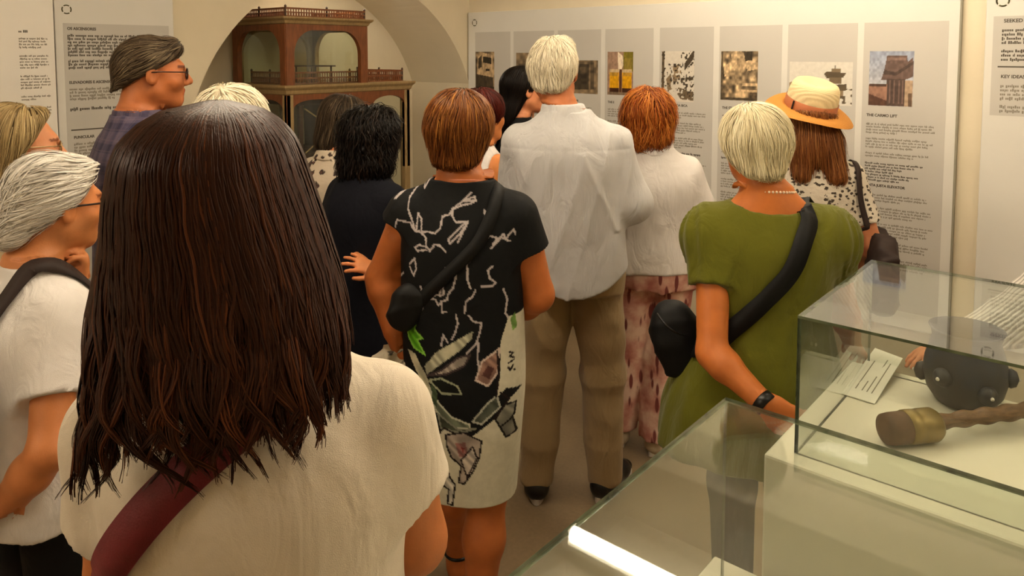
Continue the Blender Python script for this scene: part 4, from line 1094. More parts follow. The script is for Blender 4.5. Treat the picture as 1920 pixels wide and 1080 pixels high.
    def strands(s, name, PT, items, material, width, rs, V, Q, shade, taper=0.25, parent=None, tonef=0.0):
        n, seg = PT.shape[:2]
        T = np.gradient(PT, axis=1); T /= np.linalg.norm(T, axis=2, keepdims=True) + 1e-9
        flatp = PT.reshape(-1, 3); G = gradp(items, flatp, 0.008).reshape(n, seg, 3)
        N_ = G - T * (G * T).sum(2)[:, :, None]; N_ /= np.linalg.norm(N_, axis=2, keepdims=True) + 1e-9; Sd = np.cross(T, N_)
        prof = np.interp(np.linspace(0, 1, seg), [0, 0.2, 0.65, 1], [0.8, 1, 0.85, taper])[None, :, None]
        wd = (width * (0.5 + rs.rand(n)))[:, None, None] * prof * 0.5
        W3 = np.stack([PT - Sd * wd, PT + N_ * wd * 0.7, PT + Sd * wd], 2)     # n, seg, 3, 3
        VV = W3.reshape(-1, 3); base = (np.arange(n)[:, None, None] * seg + np.arange(seg - 1)[None, :, None]) * 3
        q = np.concatenate([base + np.array([0, 1, 4, 3])[None, None, :], base + np.array([1, 2, 5, 4])[None, None, :]], 1).reshape(-1, 4)
        if np.ndim(tonef) == 2: tone = np.clip(shade[0] + shade[1] * (0.75 * rs.randn(n)[:, None] + tonef), 0, 1); col = np.repeat(tone.ravel(), 3)
        else: tone = np.clip(shade[0] + shade[1] * (0.75 * rs.randn(n) + tonef), 0, 1); col = np.repeat(tone, seg * 3)
        if V is not None:
            q = np.concatenate([q, Q + len(VV)]); VV = np.concatenate([VV, V]); col = np.concatenate([col, np.full(len(V), max(0, shade[0] - 0.25))])
        return np_mesh(name, VV, q[:, ::-1], material, parent or s.root, np.stack([col] * 3, 1))
    def glasses(s, material, th=1.0):
        k = s.hs
        g = MB()
        for sd in (-1, 1):
            c = [(sd * (.032 + .021 * math.cos(t)),   .1015, .0 + .018 * math.sin(t)) for t in np.linspace(0, 2 * math.pi, 22, endpoint=False)]
            g.tube([s.P(*p) for p in c], .0024 * k * th, 6, closed=True)
            g.tube([s.P(sd * .053, .1005, .006), s.P(sd * .068, .085, .006), s.P(sd * .083, .02, .006), s.P(sd * .086, -.012, .004), s.P(sd * .083, -.03, -.012)], .0020 * k * (0.6 + 0.4 * th), 6)
        g.tube([s.P(-.011, .102, .003), s.P(0, .109, .007), s.P(.011, .102, .003)], .002 * k, 6)
        o = g.build('glasses', material, s.root, True)
        return o

# ------------------------------------------------------------------ cloth patterns
F_white = fabric('white_cotton', (0.82, 0.80, 0.79), fold=0.5); F_cream = fabric('cream_cotton', (0.82, 0.775, 0.71), fold=0.5); F_shirt = fabric('pale_grey_shirt', (0.74, 0.735, 0.74), fold=0.6)
F_khaki = fabric('khaki_twill', (0.59, 0.50, 0.36), fold=0.5); F_navy = fabric('navy_cotton', (0.04, 0.045, 0.085), fold=0.3, sheen=0.0); F_green = fabric('olive_green_cotton', (0.36, 0.36, 0.06), fold=0.5)
F_black = fabric('black_cotton', (0.04, 0.036, 0.04), sheen=0.0); F_beige = fabric('beige_cotton', (0.66, 0.58, 0.46)); F_grey = fabric('grey_trousers', (0.22, 0.21, 0.21)); F_blue = fabric('dark_denim', (0.13, 0.15, 0.22))
M_bag = mat('black_nylon', (0.03, 0.03, 0.035), 0.6, 0.1, 20.0, 0.25, 30.0, spec=0.25); M_burg = mat('burgundy_webbing', (0.40, 0.09, 0.12), 0.65, 0.08, 40.0, 0.2, 400.0); M_brown = mat('brown_webbing', (0.15, 0.09, 0.07), 0.7, 0.08, 40.0)
M_leath = mat('black_leather', (0.05, 0.045, 0.045), 0.35, 0.1, 30.0); M_sole = mat('white_rubber', (0.75, 0.72, 0.68), 0.6, 0.05); M_frame = mat('dark_frame', (0.10, 0.05, 0.035), 0.3, 0.05)
M_pearl = mat('pearl', (0.88, 0.78, 0.68), 0.25, 0.03); M_creamshoe = mat('cream_canvas', (0.74, 0.68, 0.58), 0.7)

def plaid():
    k = NT('plaid_cotton'); co = k.coords(); sx = k.n('ShaderNodeSeparateXYZ'); k.l(co, sx.inputs[0])
    def wave(out, fr, thr):
        m = k.n('ShaderNodeMath', operation='MULTIPLY'); m.inputs[1].default_value = fr; k.l(out, m.inputs[0])
        s_ = k.n('ShaderNodeMath', operation='SINE'); k.l(m.outputs[0], s_.inputs[0])
        t = k.n('ShaderNodeMapRange'); t.inputs['From Min'].default_value = thr; t.inputs['From Max'].default_value = thr + 0.35; k.l(s_.outputs[0], t.inputs[0]); return t.outputs[0]
    ad = k.n('ShaderNodeMath', operation='ADD'); k.l(sx.outputs[0], ad.inputs[0]); k.l(sx.outputs[1], ad.inputs[1])
    a, b = wave(ad.outputs[0], 95.0, 0.1), wave(sx.outputs[2], 95.0, 0.1); c, d = wave(ad.outputs[0], 190.0, 0.85), wave(sx.outputs[2], 190.0, 0.85)
    s1 = k.n('ShaderNodeMath', operation='ADD'); k.l(a, s1.inputs[0]); k.l(b, s1.inputs[1])
    h = k.n('ShaderNodeMath', operation='MULTIPLY'); h.inputs[1].default_value = 0.5; k.l(s1.outputs[0], h.inputs[0])
    base = k.ramp(h.outputs[0], [(0.0, lin((0.33, 0.29, 0.37))), (0.5, lin((0.25, 0.22, 0.32))), (1.0, lin((0.15, 0.14, 0.25)))])
    mx = k.n('ShaderNodeMix', data_type='RGBA'); s2 = k.n('ShaderNodeMath', operation='MAXIMUM'); k.l(c, s2.inputs[0]); k.l(d, s2.inputs[1])
    f = k.n('ShaderNodeMath', operation='MULTIPLY'); f.inputs[1].default_value = 0.45; k.l(s2.outputs[0], f.inputs[0]); k.l(f.outputs[0], mx.inputs[0])
    k.l(base, mx.inputs[6]); mx.inputs[7].default_value = (*lin((0.50, 0.42, 0.45)), 1); k.l(mx.outputs[2], k.b.inputs['Base Color']); k.b.inputs['Roughness'].default_value = 0.85
    nz = k.n('ShaderNodeTexNoise', i_Scale=15.0, i_Distortion=1.0); k.l(co, nz.inputs['Vector']); k.bump(nz.outputs[0], 0.35, 0.02); return k.m
def spots(name, base, dark, mid, sc, t0=0.28, t1=0.42, distort=0.0, metric='EUCLIDEAN', stretch=(1, 1, 1)):
    k = NT(name); co = k.coords(stretch)
    nz = k.n('ShaderNodeTexNoise', i_Scale=sc * 1.5, i_Detail=3.0); k.l(co, nz.inputs['Vector'])
    mv = k.n('ShaderNodeVectorMath', operation='SCALE'); mv.inputs['Scale'].default_value = 0.02 + distort; k.l(nz.outputs['Color'], mv.inputs[0])
    ad = k.n('ShaderNodeVectorMath', operation='ADD'); k.l(co, ad.inputs[0]); k.l(mv.outputs[0], ad.inputs[1])
    v = k.n('ShaderNodeTexVoronoi', i_Scale=sc); v.distance = metric; k.l(ad.outputs[0], v.inputs['Vector'])
    k.l(k.ramp(v.outputs['Distance'], [(0.0, lin(mid)), (t0 * 0.6, lin(dark)), (t0, lin(dark)), (t1, lin(base))]), k.b.inputs['Base Color']); k.b.inputs['Roughness'].default_value = 0.8
    k.bump(nz.outputs[0], 0.25, 0.015); return k.m
def leafy():
    k = NT('pink_leaf_print'); tc = k.n('ShaderNodeTexCoord'); outs = []
    nz = k.n('ShaderNodeTexNoise', i_Scale=11.0, i_Detail=4.0); k.l(tc.outputs['Object'], nz.inputs['Vector'])
    base = k.ramp(nz.outputs[0], [(0.36, lin((0.66, 0.40, 0.36))), (0.5, lin((0.80, 0.60, 0.54))), (0.64, lin((0.88, 0.76, 0.69)))])
    for ang, sc, off in ((0.75, 27.0, 0.0), (-0.75, 25.0, 3.1), (0.25, 23.0, 7.7)):
        mp = k.n('ShaderNodeMapping'); mp.inputs['Rotation'].default_value = (ang * 0.6, ang, 0); mp.inputs['Scale'].default_value = (1.15, 0.7, 0.28); mp.inputs['Location'].default_value = (off, off, off)
        k.l(tc.outputs['Object'], mp.inputs[0]); v = k.n('ShaderNodeTexVoronoi', i_Scale=sc); k.l(mp.outputs[0], v.inputs['Vector']); outs.append(v.outputs['Distance'])
    m1 = k.n('ShaderNodeMath', operation='MINIMUM'); k.l(outs[0], m1.inputs[0]); k.l(outs[1], m1.inputs[1])
    m2 = k.n('ShaderNodeMath', operation='MINIMUM'); k.l(m1.outputs[0], m2.inputs[0]); k.l(outs[2], m2.inputs[1])
    mr = k.n('ShaderNodeMapRange'); mr.inputs['From Min'].default_value = 0.20; mr.inputs['From Max'].default_value = 0.27; k.l(m2.outputs[0], mr.inputs[0])
    mx = k.n('ShaderNodeMix', data_type='RGBA'); k.l(mr.outputs[0], mx.inputs[0]); mx.inputs[6].default_value = (*lin((0.46, 0.21, 0.20)), 1); k.l(base, mx.inputs[7])
    k.l(mx.outputs[2], k.b.inputs['Base Color']); k.b.inputs['Roughness'].default_value = 0.8; return k.m
F_plaid = plaid(); F_leop = spots('spotted_blouse', (0.80, 0.74, 0.66), (0.22, 0.15, 0.12), (0.62, 0.36, 0.32), 24.0, 0.26, 0.36, 0.02); F_leaf = leafy()
F_lace = spots('white_lace', (0.78, 0.74, 0.68), (0.22, 0.18, 0.14), (0.25, 0.2, 0.15), 48.0, 0.32, 0.40, 0.0, stretch=(1, 1, 1.2))
F_rib = NT('ribbed_white'); _w = F_rib.n('ShaderNodeTexWave', i_Scale=30.0, i_Distortion=2.0); _w.bands_direction = 'DIAGONAL'; F_rib.l(F_rib.coords(), _w.inputs['Vector']); F_rib.l(F_rib.ramp(_w.outputs[0], [(0.1, lin((0.62, 0.6, 0.57))), (0.5, lin((0.85, 0.83, 0.8)))]), F_rib.b.inputs['Base Color']); F_rib.bump(_w.outputs[0], 0.6, 0.01); F_rib = F_rib.m

H_dkbrown = hair_mat('dark_brown_hair', (0.085, 0.045, 0.032), (0.20, 0.105, 0.065), (0.40, 0.22, 0.12), 0.40)
H_white = hair_mat('white_hair', (0.55, 0.50, 0.42), (0.82, 0.77, 0.66), (0.95, 0.91, 0.82), 0.5)
H_silver = hair_mat('silver_hair', (0.42, 0.40, 0.37), (0.74, 0.71, 0.67), (0.95, 0.93, 0.90), 0.5)
H_blond = hair_mat('platinum_hair', (0.60, 0.53, 0.40), (0.84, 0.79, 0.64), (0.96, 0.92, 0.80), 0.45)
H_ash = hair_mat('ash_blond_hair', (0.34, 0.27, 0.17), (0.55, 0.46, 0.31), (0.75, 0.66, 0.48), 0.45)
H_brgrey = hair_mat('greying_brown_hair', (0.13, 0.10, 0.075), (0.28, 0.225, 0.17), (0.48, 0.42, 0.33), 0.5)
H_auburn = hair_mat('auburn_hair', (0.22, 0.10, 0.04), (0.42, 0.23, 0.09), (0.68, 0.45, 0.20), 0.38)
H_red = hair_mat('ginger_hair', (0.30, 0.11, 0.03), (0.56, 0.26, 0.08), (0.82, 0.52, 0.22), 0.4)
H_wine = hair_mat('wine_red_hair', (0.13, 0.03, 0.02), (0.28, 0.07, 0.04), (0.42, 0.13, 0.07), 0.38)
H_black = hair_mat('black_brown_hair', (0.025, 0.018, 0.015), (0.07, 0.05, 0.04), (0.19, 0.14, 0.11), 0.4)
H_long = hair_mat('long_honey_hair', (0.26, 0.13, 0.06), (0.48, 0.28, 0.14), (0.74, 0.51, 0.28), 0.4)

def bag_body(name, par, c, r, rot, material, n=4.0):
    """soft rounded pouch"""
    R = rot; it = []
    c = np.asarray(c, float)
    def fn(x, y, z):
        p = [x - c[0], y - c[1], z - c[2]]; q = [sum(R[i, j] * p[i] for i in range(3)) for j in range(3)]
        k0 = (np.abs(q[0] / r[0]) ** n + np.abs(q[1] / r[1]) ** n + np.abs(q[2] / r[2]) ** n) ** (1 / n); return (k0 - 1) * min(r)
    m = max(r) * 1.05; V, Q = mesh_field([Prim(c - m, c + m, fn, 0.01)], min(r) / 6, disp=wrinkle(0.004, 5, 40.0))
    return np_mesh(name, V, Q, material, par)
def bag_root(p, label): return empty('shoulder_bag', tuple(p.base), p.rz, label, 'bag', 'shoulder bags')

# ================================================================== 1 the girl in the foreground
g = Person('person in a cream t-shirt with a burgundy strap, back turned in the foreground', 487, 0.93, -6, 1.648, (0.70, 0.42, 0.23), w=1.10, sh=0.180, head_off=(-0.03, 0), lean=(-0.018, 0), drop=0.04)
g.torso_skin(); g.neck_skin(); g.head_skin(); g.legs()
g.arm(1, g.L(775, 1010, 0.03), g.L(640, 1050, 0.22), curl=0.7, r=1.15); g.arm(-1, g.L(228, 1070, 0.03), g.L(330, 1050, 0.22), curl=0.7, r=1.15)
g.build_body(0.009, 0.006)
tee = g.top(d=0.022, hem=0.84, sleeve=0.54, sl_r=1.08, cuff_flare=1.04, yoke=0.05)
tee[3] if False else None
g.cloth('t_shirt', tee, F_cream, 0.0065, wrinkle(0.0022, 3, 22.0))
g.cloth('jeans', g.trousers(waist=0.9), F_blue, 0.012)
for sd in (-1, 1): g.shoe(sd, M_sole, M_sole, 0.008)
rowsy = [(189, 14, 14, .0, 408), (195, 50, 55, -.005, 405), (208, 90, 100, -.01, 400), (228, 122, 130, -.012, 397), (260, 152, 160, -.015, 394), (297, 168, 172, -.02, 394), (365, 187, 172, -.028, 400), (434, 203, 162, -.04, 408), (503, 221, 148, -.055, 413), (571, 234, 126, -.075, 414), (640, 241, 96, -.102, 413), (750, 246, 66, -.13, 413), (800, 238, 52, -.137, 413), (850, 215, 32, -.142, 413)]
HR = []
for y, a, b, cy, xc in rowsy:
    q = g.L(xc, y, cy); kk = (0.93 + cy) / 1400; HR.append((q[2], a * kk, b * kk, q[0], q[1]))
vol = [loft(HR, n=2.1, k=0.02)]
V_, Q_ = mesh_field([loft([(z, a - 0.008, b - 0.008, cx, cy) for z, a, b, cx, cy in HR[2:-3]], n=2.1)], 0.008, disp=wrinkle(0.004, 9, 55.0, (1, 1, 0.15)))
rs = np.random.RandomState(4)
def girl_hair():
    zs, A, B, CXv, CYv = (np.array([r[i] for r in HR][::-1]) for i in range(5))
    zy = lambda y: np.interp(y, [r[0] for r in rowsy] + [900], [r[0] for r in HR] + [HR[-1][0] - 0.03])
    nc, per, seg = 170, 32, 36; n = nc * per
    th_c = np.radians(rs.uniform(165, 375, nc)); th_c[:24] = np.radians(rs.uniform(100, 440, 24))
    side = np.abs(np.cos(th_c)) ** 3; rt = np.cos(th_c) > 0
    zend_c = zy(770 + 125 * rs.rand(nc) ** 0.7) + 0.055 * side * rt + 0.018 * side * ~rt + 0.02 * np.cos(th_c * 1.0 + 0.5)
    deep = rs.rand(nc) ** 1.5                                   # 0 = outermost layer
    ph = rs.rand(nc) * 6.28; wamp = 0.27 * (0.3 + rs.rand(nc)); fl = rs.randn(nc) * 0.8; wf = 4.5 + 3 * rs.rand(nc)
    ci = np.repeat(np.arange(nc), per); t = np.linspace(0, 1, seg)[None, :]
    dth = rs.randn(n) * np.radians(3.6); L_ = 0.95 + 0.08 * rs.rand(n) - 0.25 * (rs.rand(n) < 0.12) * rs.rand(n)
    z = HR[0][0] + (zend_c[ci][:, None] - HR[0][0]) * (t ** 0.95) * L_[:, None]
    low = np.clip((zy(480) - z) / (zy(480) - zy(860)), 0, 1.2)
    c_ = lambda v: v[ci][:, None]
    theta = c_(th_c) + dth[:, None] * (1.15 - 1.0 * np.clip(low, 0, 1) ** 0.7) + c_(wamp) * low ** 1.3 * np.sin(low * c_(wf) + c_(ph)) + 0.012 * np.sin(z * 90 + rs.rand(n, 1) * 6.28)
    zc = np.clip(z, zs[0], zs[-1]); a, b, cx, cy = (np.interp(zc, zs, q) for q in (A, B, CXv, CYv))
    out = -0.012 * c_(deep) * np.clip(t * 4, 0, 1) + rs.uniform(-0.004, 0.002, n)[:, None] + 0.016 * low ** 1.2 * np.sin(low * c_(wf) * 1.1 + c_(ph) * 1.7)
    flick = (np.clip(low - 0.70, 0, 1) ** 1.6) * 0.30
    x = cx + (a + out) * np.cos(theta) + flick * (np.where(c_(rt), 0.85, -0.4) * c_(side) + c_(fl) * 0.35 * (1 - c_(side)))
    y = cy + (b + out) * np.sin(theta) - flick * 0.12
    # a soft parting on the crown
    part = 0.006 * np.exp(-((theta - np.radians(268)) / 0.10) ** 2) * (1 - np.clip((HR[0][0] - z) / 0.12, 0, 1)); y = y + part
    tone = (0.9 * rs.randn(nc)[ci][:, None] + 0.5) * (0.25 + 0.75 * np.clip(low, 0, 1)) + 0.2
    return np.stack([x, y, z], -1), tone
PT, tone = girl_hair()
o = g.strands('hair', PT, vol, H_dkbrown, 0.0027, rs, V_, Q_, (0.34, 0.18), 0.25, tonef=tone)
# crossbody strap and bag
bg = bag_root(g, 'burgundy crossbody bag worn over the cream t-shirt')
o, _ = g.drape(tee, [g.L(585, 690, 0.08), g.L(565, 680, 0.0), g.L(545, 700, -.10), g.L(480, 770, -.14), g.L(400, 835, -.14), g.L(290, 955, -.14), g.L(190, 1085, -.13), g.L(125, 1180, -.07), g.L(100, 1250, 0.05)], 0.049, 0.007, 70, 'strap', M_burg, bg, 0.003)
bag_body('pouch', bg, g.L(95, 1330, 0.08), (0.05, 0.11, 0.085), np.eye(3), M_burg)

# ================================================================== 2 elderly lady at the left edge
p = Person('person in a white t-shirt, dark-framed glasses and backpack strap at the left edge', 36, 1.68, 36, 1.462, (0.76, 0.48, 0.29), w=1.22, sh=0.165, head_off=(0, 0.035), head=(0, -5, 0), lean=(0, 0.02))
p.torso_skin(); p.neck_skin(0.058); p.head_skin(); p.legs()
p.arm(1, p.L(92, 845, -0.19), p.L(-40, 1010, -0.17), curl=0.5, r=1.2); p.arm(-1, p.L(168, 650, 0.16), p.L(150, 545, 0.06), hand=(0, 0.05, 1), normal=(0, 1, 0.0), curl=0.8)
p.build_body(0.008, 0.0036)
tp = p.top(d=0.024, hem=0.74, sleeve=0.62, sl_r=1.12, yoke=0.048, neck_cut=((0, 0.02, 0.05), (0.072, 0.075, 0.05)))
p.cloth('t_shirt', tp, F_white, 0.0075, wrinkle(0.003, 12, 20.0)); p.cloth('trousers', p.trousers(waist=0.9), F_black, 0.012)
for sd in (-1, 1): p.shoe(sd, M_leath, M_sole, 0.009)
ex = [rc(p.P(0, -.05, .06), p.P(0, -.1, -.06), .07 * p.hs, .05 * p.hs, 0.04), rc(p.P(-.03, .055, .085), p.P(.03, .055, .085), .035 * p.hs, .035 * p.hs, 0.03)]
hit = p.cap_items(0.015, (0.014, 1.0), extra=ex)
p.hair(hit, H_silver, 2890, 0.09, 9, 0.0037, 0.006, (0.0, .10, .08), 0.15, 0.005, 0.25, 0.0, seed=3, vol_noise=0.006, shade=(0.6, 0.22), sweep=(0, -0.5, 0))
p.glasses(M_frame, 1.9)
bgp = bag_root(p, 'dark brown backpack worn over the white t-shirt at the left edge')
S_ = p.s
p.drape(tp, [V3(.085, -.16, 1.02 * S_), V3(.085, -.15, 1.2 * S_), V3(.085, -.12, 1.36 * S_), V3(.085, -.03, 1.47 * S_), V3(.085, .05, 1.44 * S_), V3(.09, .12, 1.33 * S_), V3(.10, .13, 1.2 * S_), V3(.12, .08, 1.05 * S_)], 0.036, 0.006, 60, 'strap', M_brown, bgp)
bag_body('pouch', bgp, V3(.0, -.24, 1.1 * S_), (0.13, 0.07, 0.17), np.eye(3), M_brown)

# ================================================================== 3 lady behind her
p = Person('person in thin glasses in profile behind the white t-shirt at the left edge', 20, 2.12, 54, 1.555, (0.78, 0.52, 0.36), w=1.05, head=(0, -2, 0))
p.torso_skin(); p.neck_skin(); p.head_skin(ears=False); p.legs()
p.arm(1, V3(.22, -.03, 1.05 * p.s), V3(.2, .12, .85 * p.s)); p.arm(-1, V3(-.22, -.03, 1.05 * p.s), V3(-.2, .12, .85 * p.s))
p.build_body(0.010, 0.0038)
p.cloth('blouse', p.top(d=0.02, hem=0.84, sleeve=1.8), F_beige, 0.010, wrinkle(0.003, 13)); p.cloth('trousers', p.trousers(), F_grey, 0.012)
for sd in (-1, 1): p.shoe(sd, M_leath, M_sole, 0.009)
ex = [rc(p.P(0, -.045, .04), p.P(0, -.06, -.12), .088 * p.hs, .075 * p.hs, 0.04), rc(p.P(-.03, .05, .088), p.P(.03, .05, .088), .032 * p.hs, .032 * p.hs, 0.03)]
hit = p.cap_items(0.016, (-0.10, 0.0), extra=ex); hit[-1] = half(p.P(0, .006, 0), p.Rh @ unit(V3(0, 1.0, -0.55)), p.hc - .3, p.hc + .3, 0.02)
p.hair(hit, H_ash, 2210, 0.13, 10, 0.0037, 0.007, (0.0, .02, .11), 1.0, 0.004, 0.12, seed=5, vol_noise=0.003, shade=(0.5, 0.22))
p.glasses(mat('thin_gold_frame', (0.6, 0.5, 0.35), 0.3, 0.05, metal=0.6))

# ================================================================== 4 man in the plaid shirt
p = Person('person in a blue plaid shirt and glasses standing in profile by the text panel', 258, 2.62, 56, 1.768, (0.70, 0.41, 0.23), w=1.05, sh=0.180, sex='m', head_off=(0, 0.03), head=(-4, -2, 0))
p.torso_skin(); p.neck_skin(0.06); p.head_skin(); p.legs()
p.arm(1, V3(.26, -.06, 1.08 * p.s), V3(.2, .18, 1.02 * p.s)); p.arm(-1, V3(-.26, -.02, 1.08 * p.s), V3(-.12, .22, 1.05 * p.s))
p.build_body(0.009, 0.0034)
tp = p.top(d=0.028, hem=0.80, sleeve=1.6, sl_r=1.15, yoke=0.05); p.cloth('plaid_shirt', tp, F_plaid, 0.008, wrinkle(0.004, 14, 18.0))
col = [loft([(p.neck[2] - .02, .094, .090, p.neck[0], p.neck[1] + .012), (p.neck[2] + .042, .078, .080, p.neck[0], p.neck[1] + .014)], 2.0)]
p.cloth('collar', col, F_plaid, 0.006); p.cloth('trousers', p.trousers(), F_grey, 0.012)
for sd in (-1, 1): p.shoe(sd, M_leath, M_leath, 0.009)
hit = p.cap_items(0.013, (0.012, 0.62), extra=[rc(p.P(0, -.06, .0), p.P(0, -.075, -.055), .062 * p.hs, .05 * p.hs, 0.03), rc(p.P(-.028, .055, .085), p.P(.028, .055, .09), .034 * p.hs, .030 * p.hs, 0.03)])
p.hair(hit, H_brgrey, 2210, 0.055, 7, 0.0028, 0.006, (0.03, .07, .10), 0.3, 0.003, 0.2, seed=6, vol_noise=0.003, shade=(0.5, 0.25), sweep=(0, -0.5, 0))
p.glasses(M_frame)

# ================================================================== 5 white-haired person behind the girl
p = Person('person hidden behind the one in the cream t-shirt, only the head top showing', 428, 2.02, 15, 1.622, w=1.05)
p.torso_skin(); p.neck_skin(); p.head_skin(); p.legs()
p.arm(1, V3(.22, -.03, 1.05 * p.s), V3(.2, .12, .85 * p.s)); p.arm(-1, V3(-.22, -.03, 1.05 * p.s), V3(-.2, .12, .85 * p.s))
p.build_body(0.011, 0.007)
p.cloth('blouse', p.top(d=0.014, hem=0.84, sleeve=1.5, sl_r=0.9), F_beige, 0.010, wrinkle(0.003, 31)); p.cloth('trousers', p.trousers(), F_grey, 0.013)
for sd in (-1, 1): p.shoe(sd, M_leath, M_leath, 0.010)
hit = p.cap_items(0.017, (-0.04, 0.7), wide=1.06)
p.hair(hit, H_white, 1530, 0.06, 7, 0.0037, 0.007, (0, -.05, .105), 0.5, 0.004, 0.3, seed=7, shade=(0.65, 0.2))

# ================================================================== 6 lady in the spotted blouse
p = Person('person in a spotted cream blouse leaning towards the model pavilion', 607, 3.28, 35, 1.515, w=1.08, lean=(0.03, 0.05), head_off=(0.0, 0.03), head=(-10, -10, 8))
p.torso_skin(); p.neck_skin(); p.head_skin(ears=False); p.legs()
p.arm(1, V3(.23, .05, 1.08 * p.s), V3(.18, .25, 1.0 * p.s)); p.arm(-1, V3(-.2, .02, 1.08 * p.s), V3(-.12, .22, 1.0 * p.s))
p.build_body(0.011, 0.006)
p.cloth('spotted_blouse', p.top(d=0.03, hem=0.82, sleeve=1.3), F_leop, 0.009, wrinkle(0.004, 15))
p.cloth('collar', [loft([(p.neck[2] - .015, .10, .09, p.neck[0], p.neck[1]), (p.neck[2] + .028, .082, .078, p.neck[0], p.neck[1] + .01)], 2.0)], F_leop, 0.007)
p.cloth('trousers', p.trousers(), F_black, 0.013)
for sd in (-1, 1): p.shoe(sd, M_leath, M_leath, 0.010)
hit = p.cap_items(0.020, (-0.1, 0.0), extra=[rc(p.P(0, -.045, .03), p.P(0, -.06, -.10), .088 * p.hs, .078 * p.hs, 0.04)]); hit[-1] = half(p.P(0, .045, 0), p.Rh @ unit(V3(0, 1.0, -0.4)), p.hc - .3, p.hc + .3, 0.02)
p.hair(hit, H_brgrey, 1700, 0.11, 8, 0.0043, 0.008, (0, -.02, .11), 1.0, 0.006, 0.25, seed=8, vol_noise=0.006, shade=(0.3, 0.25))

# ================================================================== 7 lady in navy
p = Person('person in a navy dress with one hand behind the back', 688, 2.86, 38, 1.493, (0.82, 0.52, 0.33), w=1.18, sh=0.168, head_off=(0.0, 0.02), head=(4, -2, 0))
p.torso_skin(); p.neck_skin(); p.head_skin(); p.legs()
p.arm(1, p.L(752, 470, -0.06), p.L(712, 511, -0.17), hand=unit(p.L(672, 493, -0.20) - p.L(712, 511, -0.17)), normal=unit(p.L(690, 470, -.22) - p.L(690, 505, -.17)), curl=0.18, spread=0.28, r=1.1)
p.arm(-1, V3(-.26, -.0, 1.06 * p.s), V3(-.15, .18, .95 * p.s), r=1.1)
p.build_body(0.009, 0.005)
R_ = p.rows(d=0.022, lo=0.86, hi=1.45) + [(0.72 * p.s, .225, .165, 0, -.01), (0.45 * p.s, .235, .17, 0, -.01)]
tp = p.top(d=0.022, hem=0.45, sleeve=0.30, sl_r=1.12, rows=R_); p.cloth('navy_dress', tp, F_navy, 0.009, wrinkle(0.004, 16, 18.0))
for sd in (-1, 1): p.shoe(sd, M_leath, M_leath, 0.010)
hit = p.cap_items(0.030, (-0.1, 0.0), wide=1.05, extra=[rc(p.P(-.03, -.05, .02), p.P(-.04, -.06, -.12), .098 * p.hs, .085 * p.hs, 0.04), rc(p.P(.03, -.05, .02), p.P(.04, -.05, -.11), .09 * p.hs, .08 * p.hs, 0.04)]); hit[-1] = half(p.P(0, .055, 0), p.Rh @ unit(V3(0, 1.0, -0.35)), p.hc - .3, p.hc + .3, 0.02)
p.hair(hit, H_black, 2550, 0.10, 12, 0.0040, 0.008, (0, -.02, .12), 1.0, 0.010, 0.4, curl=0.0035, curlf=110.0, seed=9, vol_noise=0.010, shade=(0.35, 0.25))
p.glasses(M_frame)

# ================================================================== 8 lady in the printed dress
f = Person('person in a black and white flower-print dress seen from behind', 866, 2.15, 6, 1.597, (0.69, 0.39, 0.19), w=1.15, sh=0.172, head_off=(-0.008, 0.01), head=(-4, -3, 0))
f.torso_skin(); f.neck_skin(0.056); f.head_skin(); f.legs(feet=((-1, 0.02, 0.22, -5), (1, -0.02, -0.05, 5)), r=1.12, gap=0.08)
f.arm(1, f.L(1006, 552, 0.0), f.L(930, 600, 0.24), curl=0.6, r=1.42); f.arm(-1, f.L(714, 520, 0.02), f.L(737, 622, -0.02), hand=(0.10, 0.25, -1), normal=(-1, -0.3, 0), curl=0.75, r=1.22)
f.build_body(0.008, 0.005)
k2 = 2.15 / 1400
fx = lambda px: (px - 866) * k2
fz = lambda py: EYE - (py - 100) * k2
RW = [(fz(355), fx(945) - 0, .075), (fz(385), .165, .092), (fz(430), .178, .118), (fz(500), .180, .126), (fz(570), .180, .124), (fz(650), .178, .130), (fz(720), .178, .142), (fz(800), .170, .14), (fz(880), .16, .135), (fz(925), .153, .13)]
R_ = [(z, a, b, 0.012 * (1.2 - z), -0.012) for z, a, b in RW] + [(fz(335), .075, .06, 0, -.015)]
dress = f.top(d=0.016, sleeve=0.0, rows=R_, yoke=0.046, n=2.4)
for sd, t, fl in ((1, 0.42, 1.0), (-1, 0.13, 1.0)):
    sp, E_, W_ = f.arms[sd]; dr = unit(E_ - sp); e = sp + (E_ - sp) * t
    dress.append(rc(sp, e + dr * 0.04, .070, .078, 0.04, cut=(e, dr)))
dress.append(ell(f.neck + V3(0, 0.012, 0.03), (0.085, 0.075, 0.035), 0.006, 'sub'))
Z8 = lambda pts: [(fx8(700 + a / 2.7), fz8(300 + b / 2.7)) for a, b in pts]
Z7 = lambda pts: [(fx8(640 + a / 1.8), fz8(480 + b / 1.8)) for a, b in pts]
kb = 2.05 / 1400                                     # the print lies on the back of the dress, a little nearer than its axis
fx8 = lambda px: (px - 866) * kb
fz8 = lambda py: EYE - (py - 100) * kb
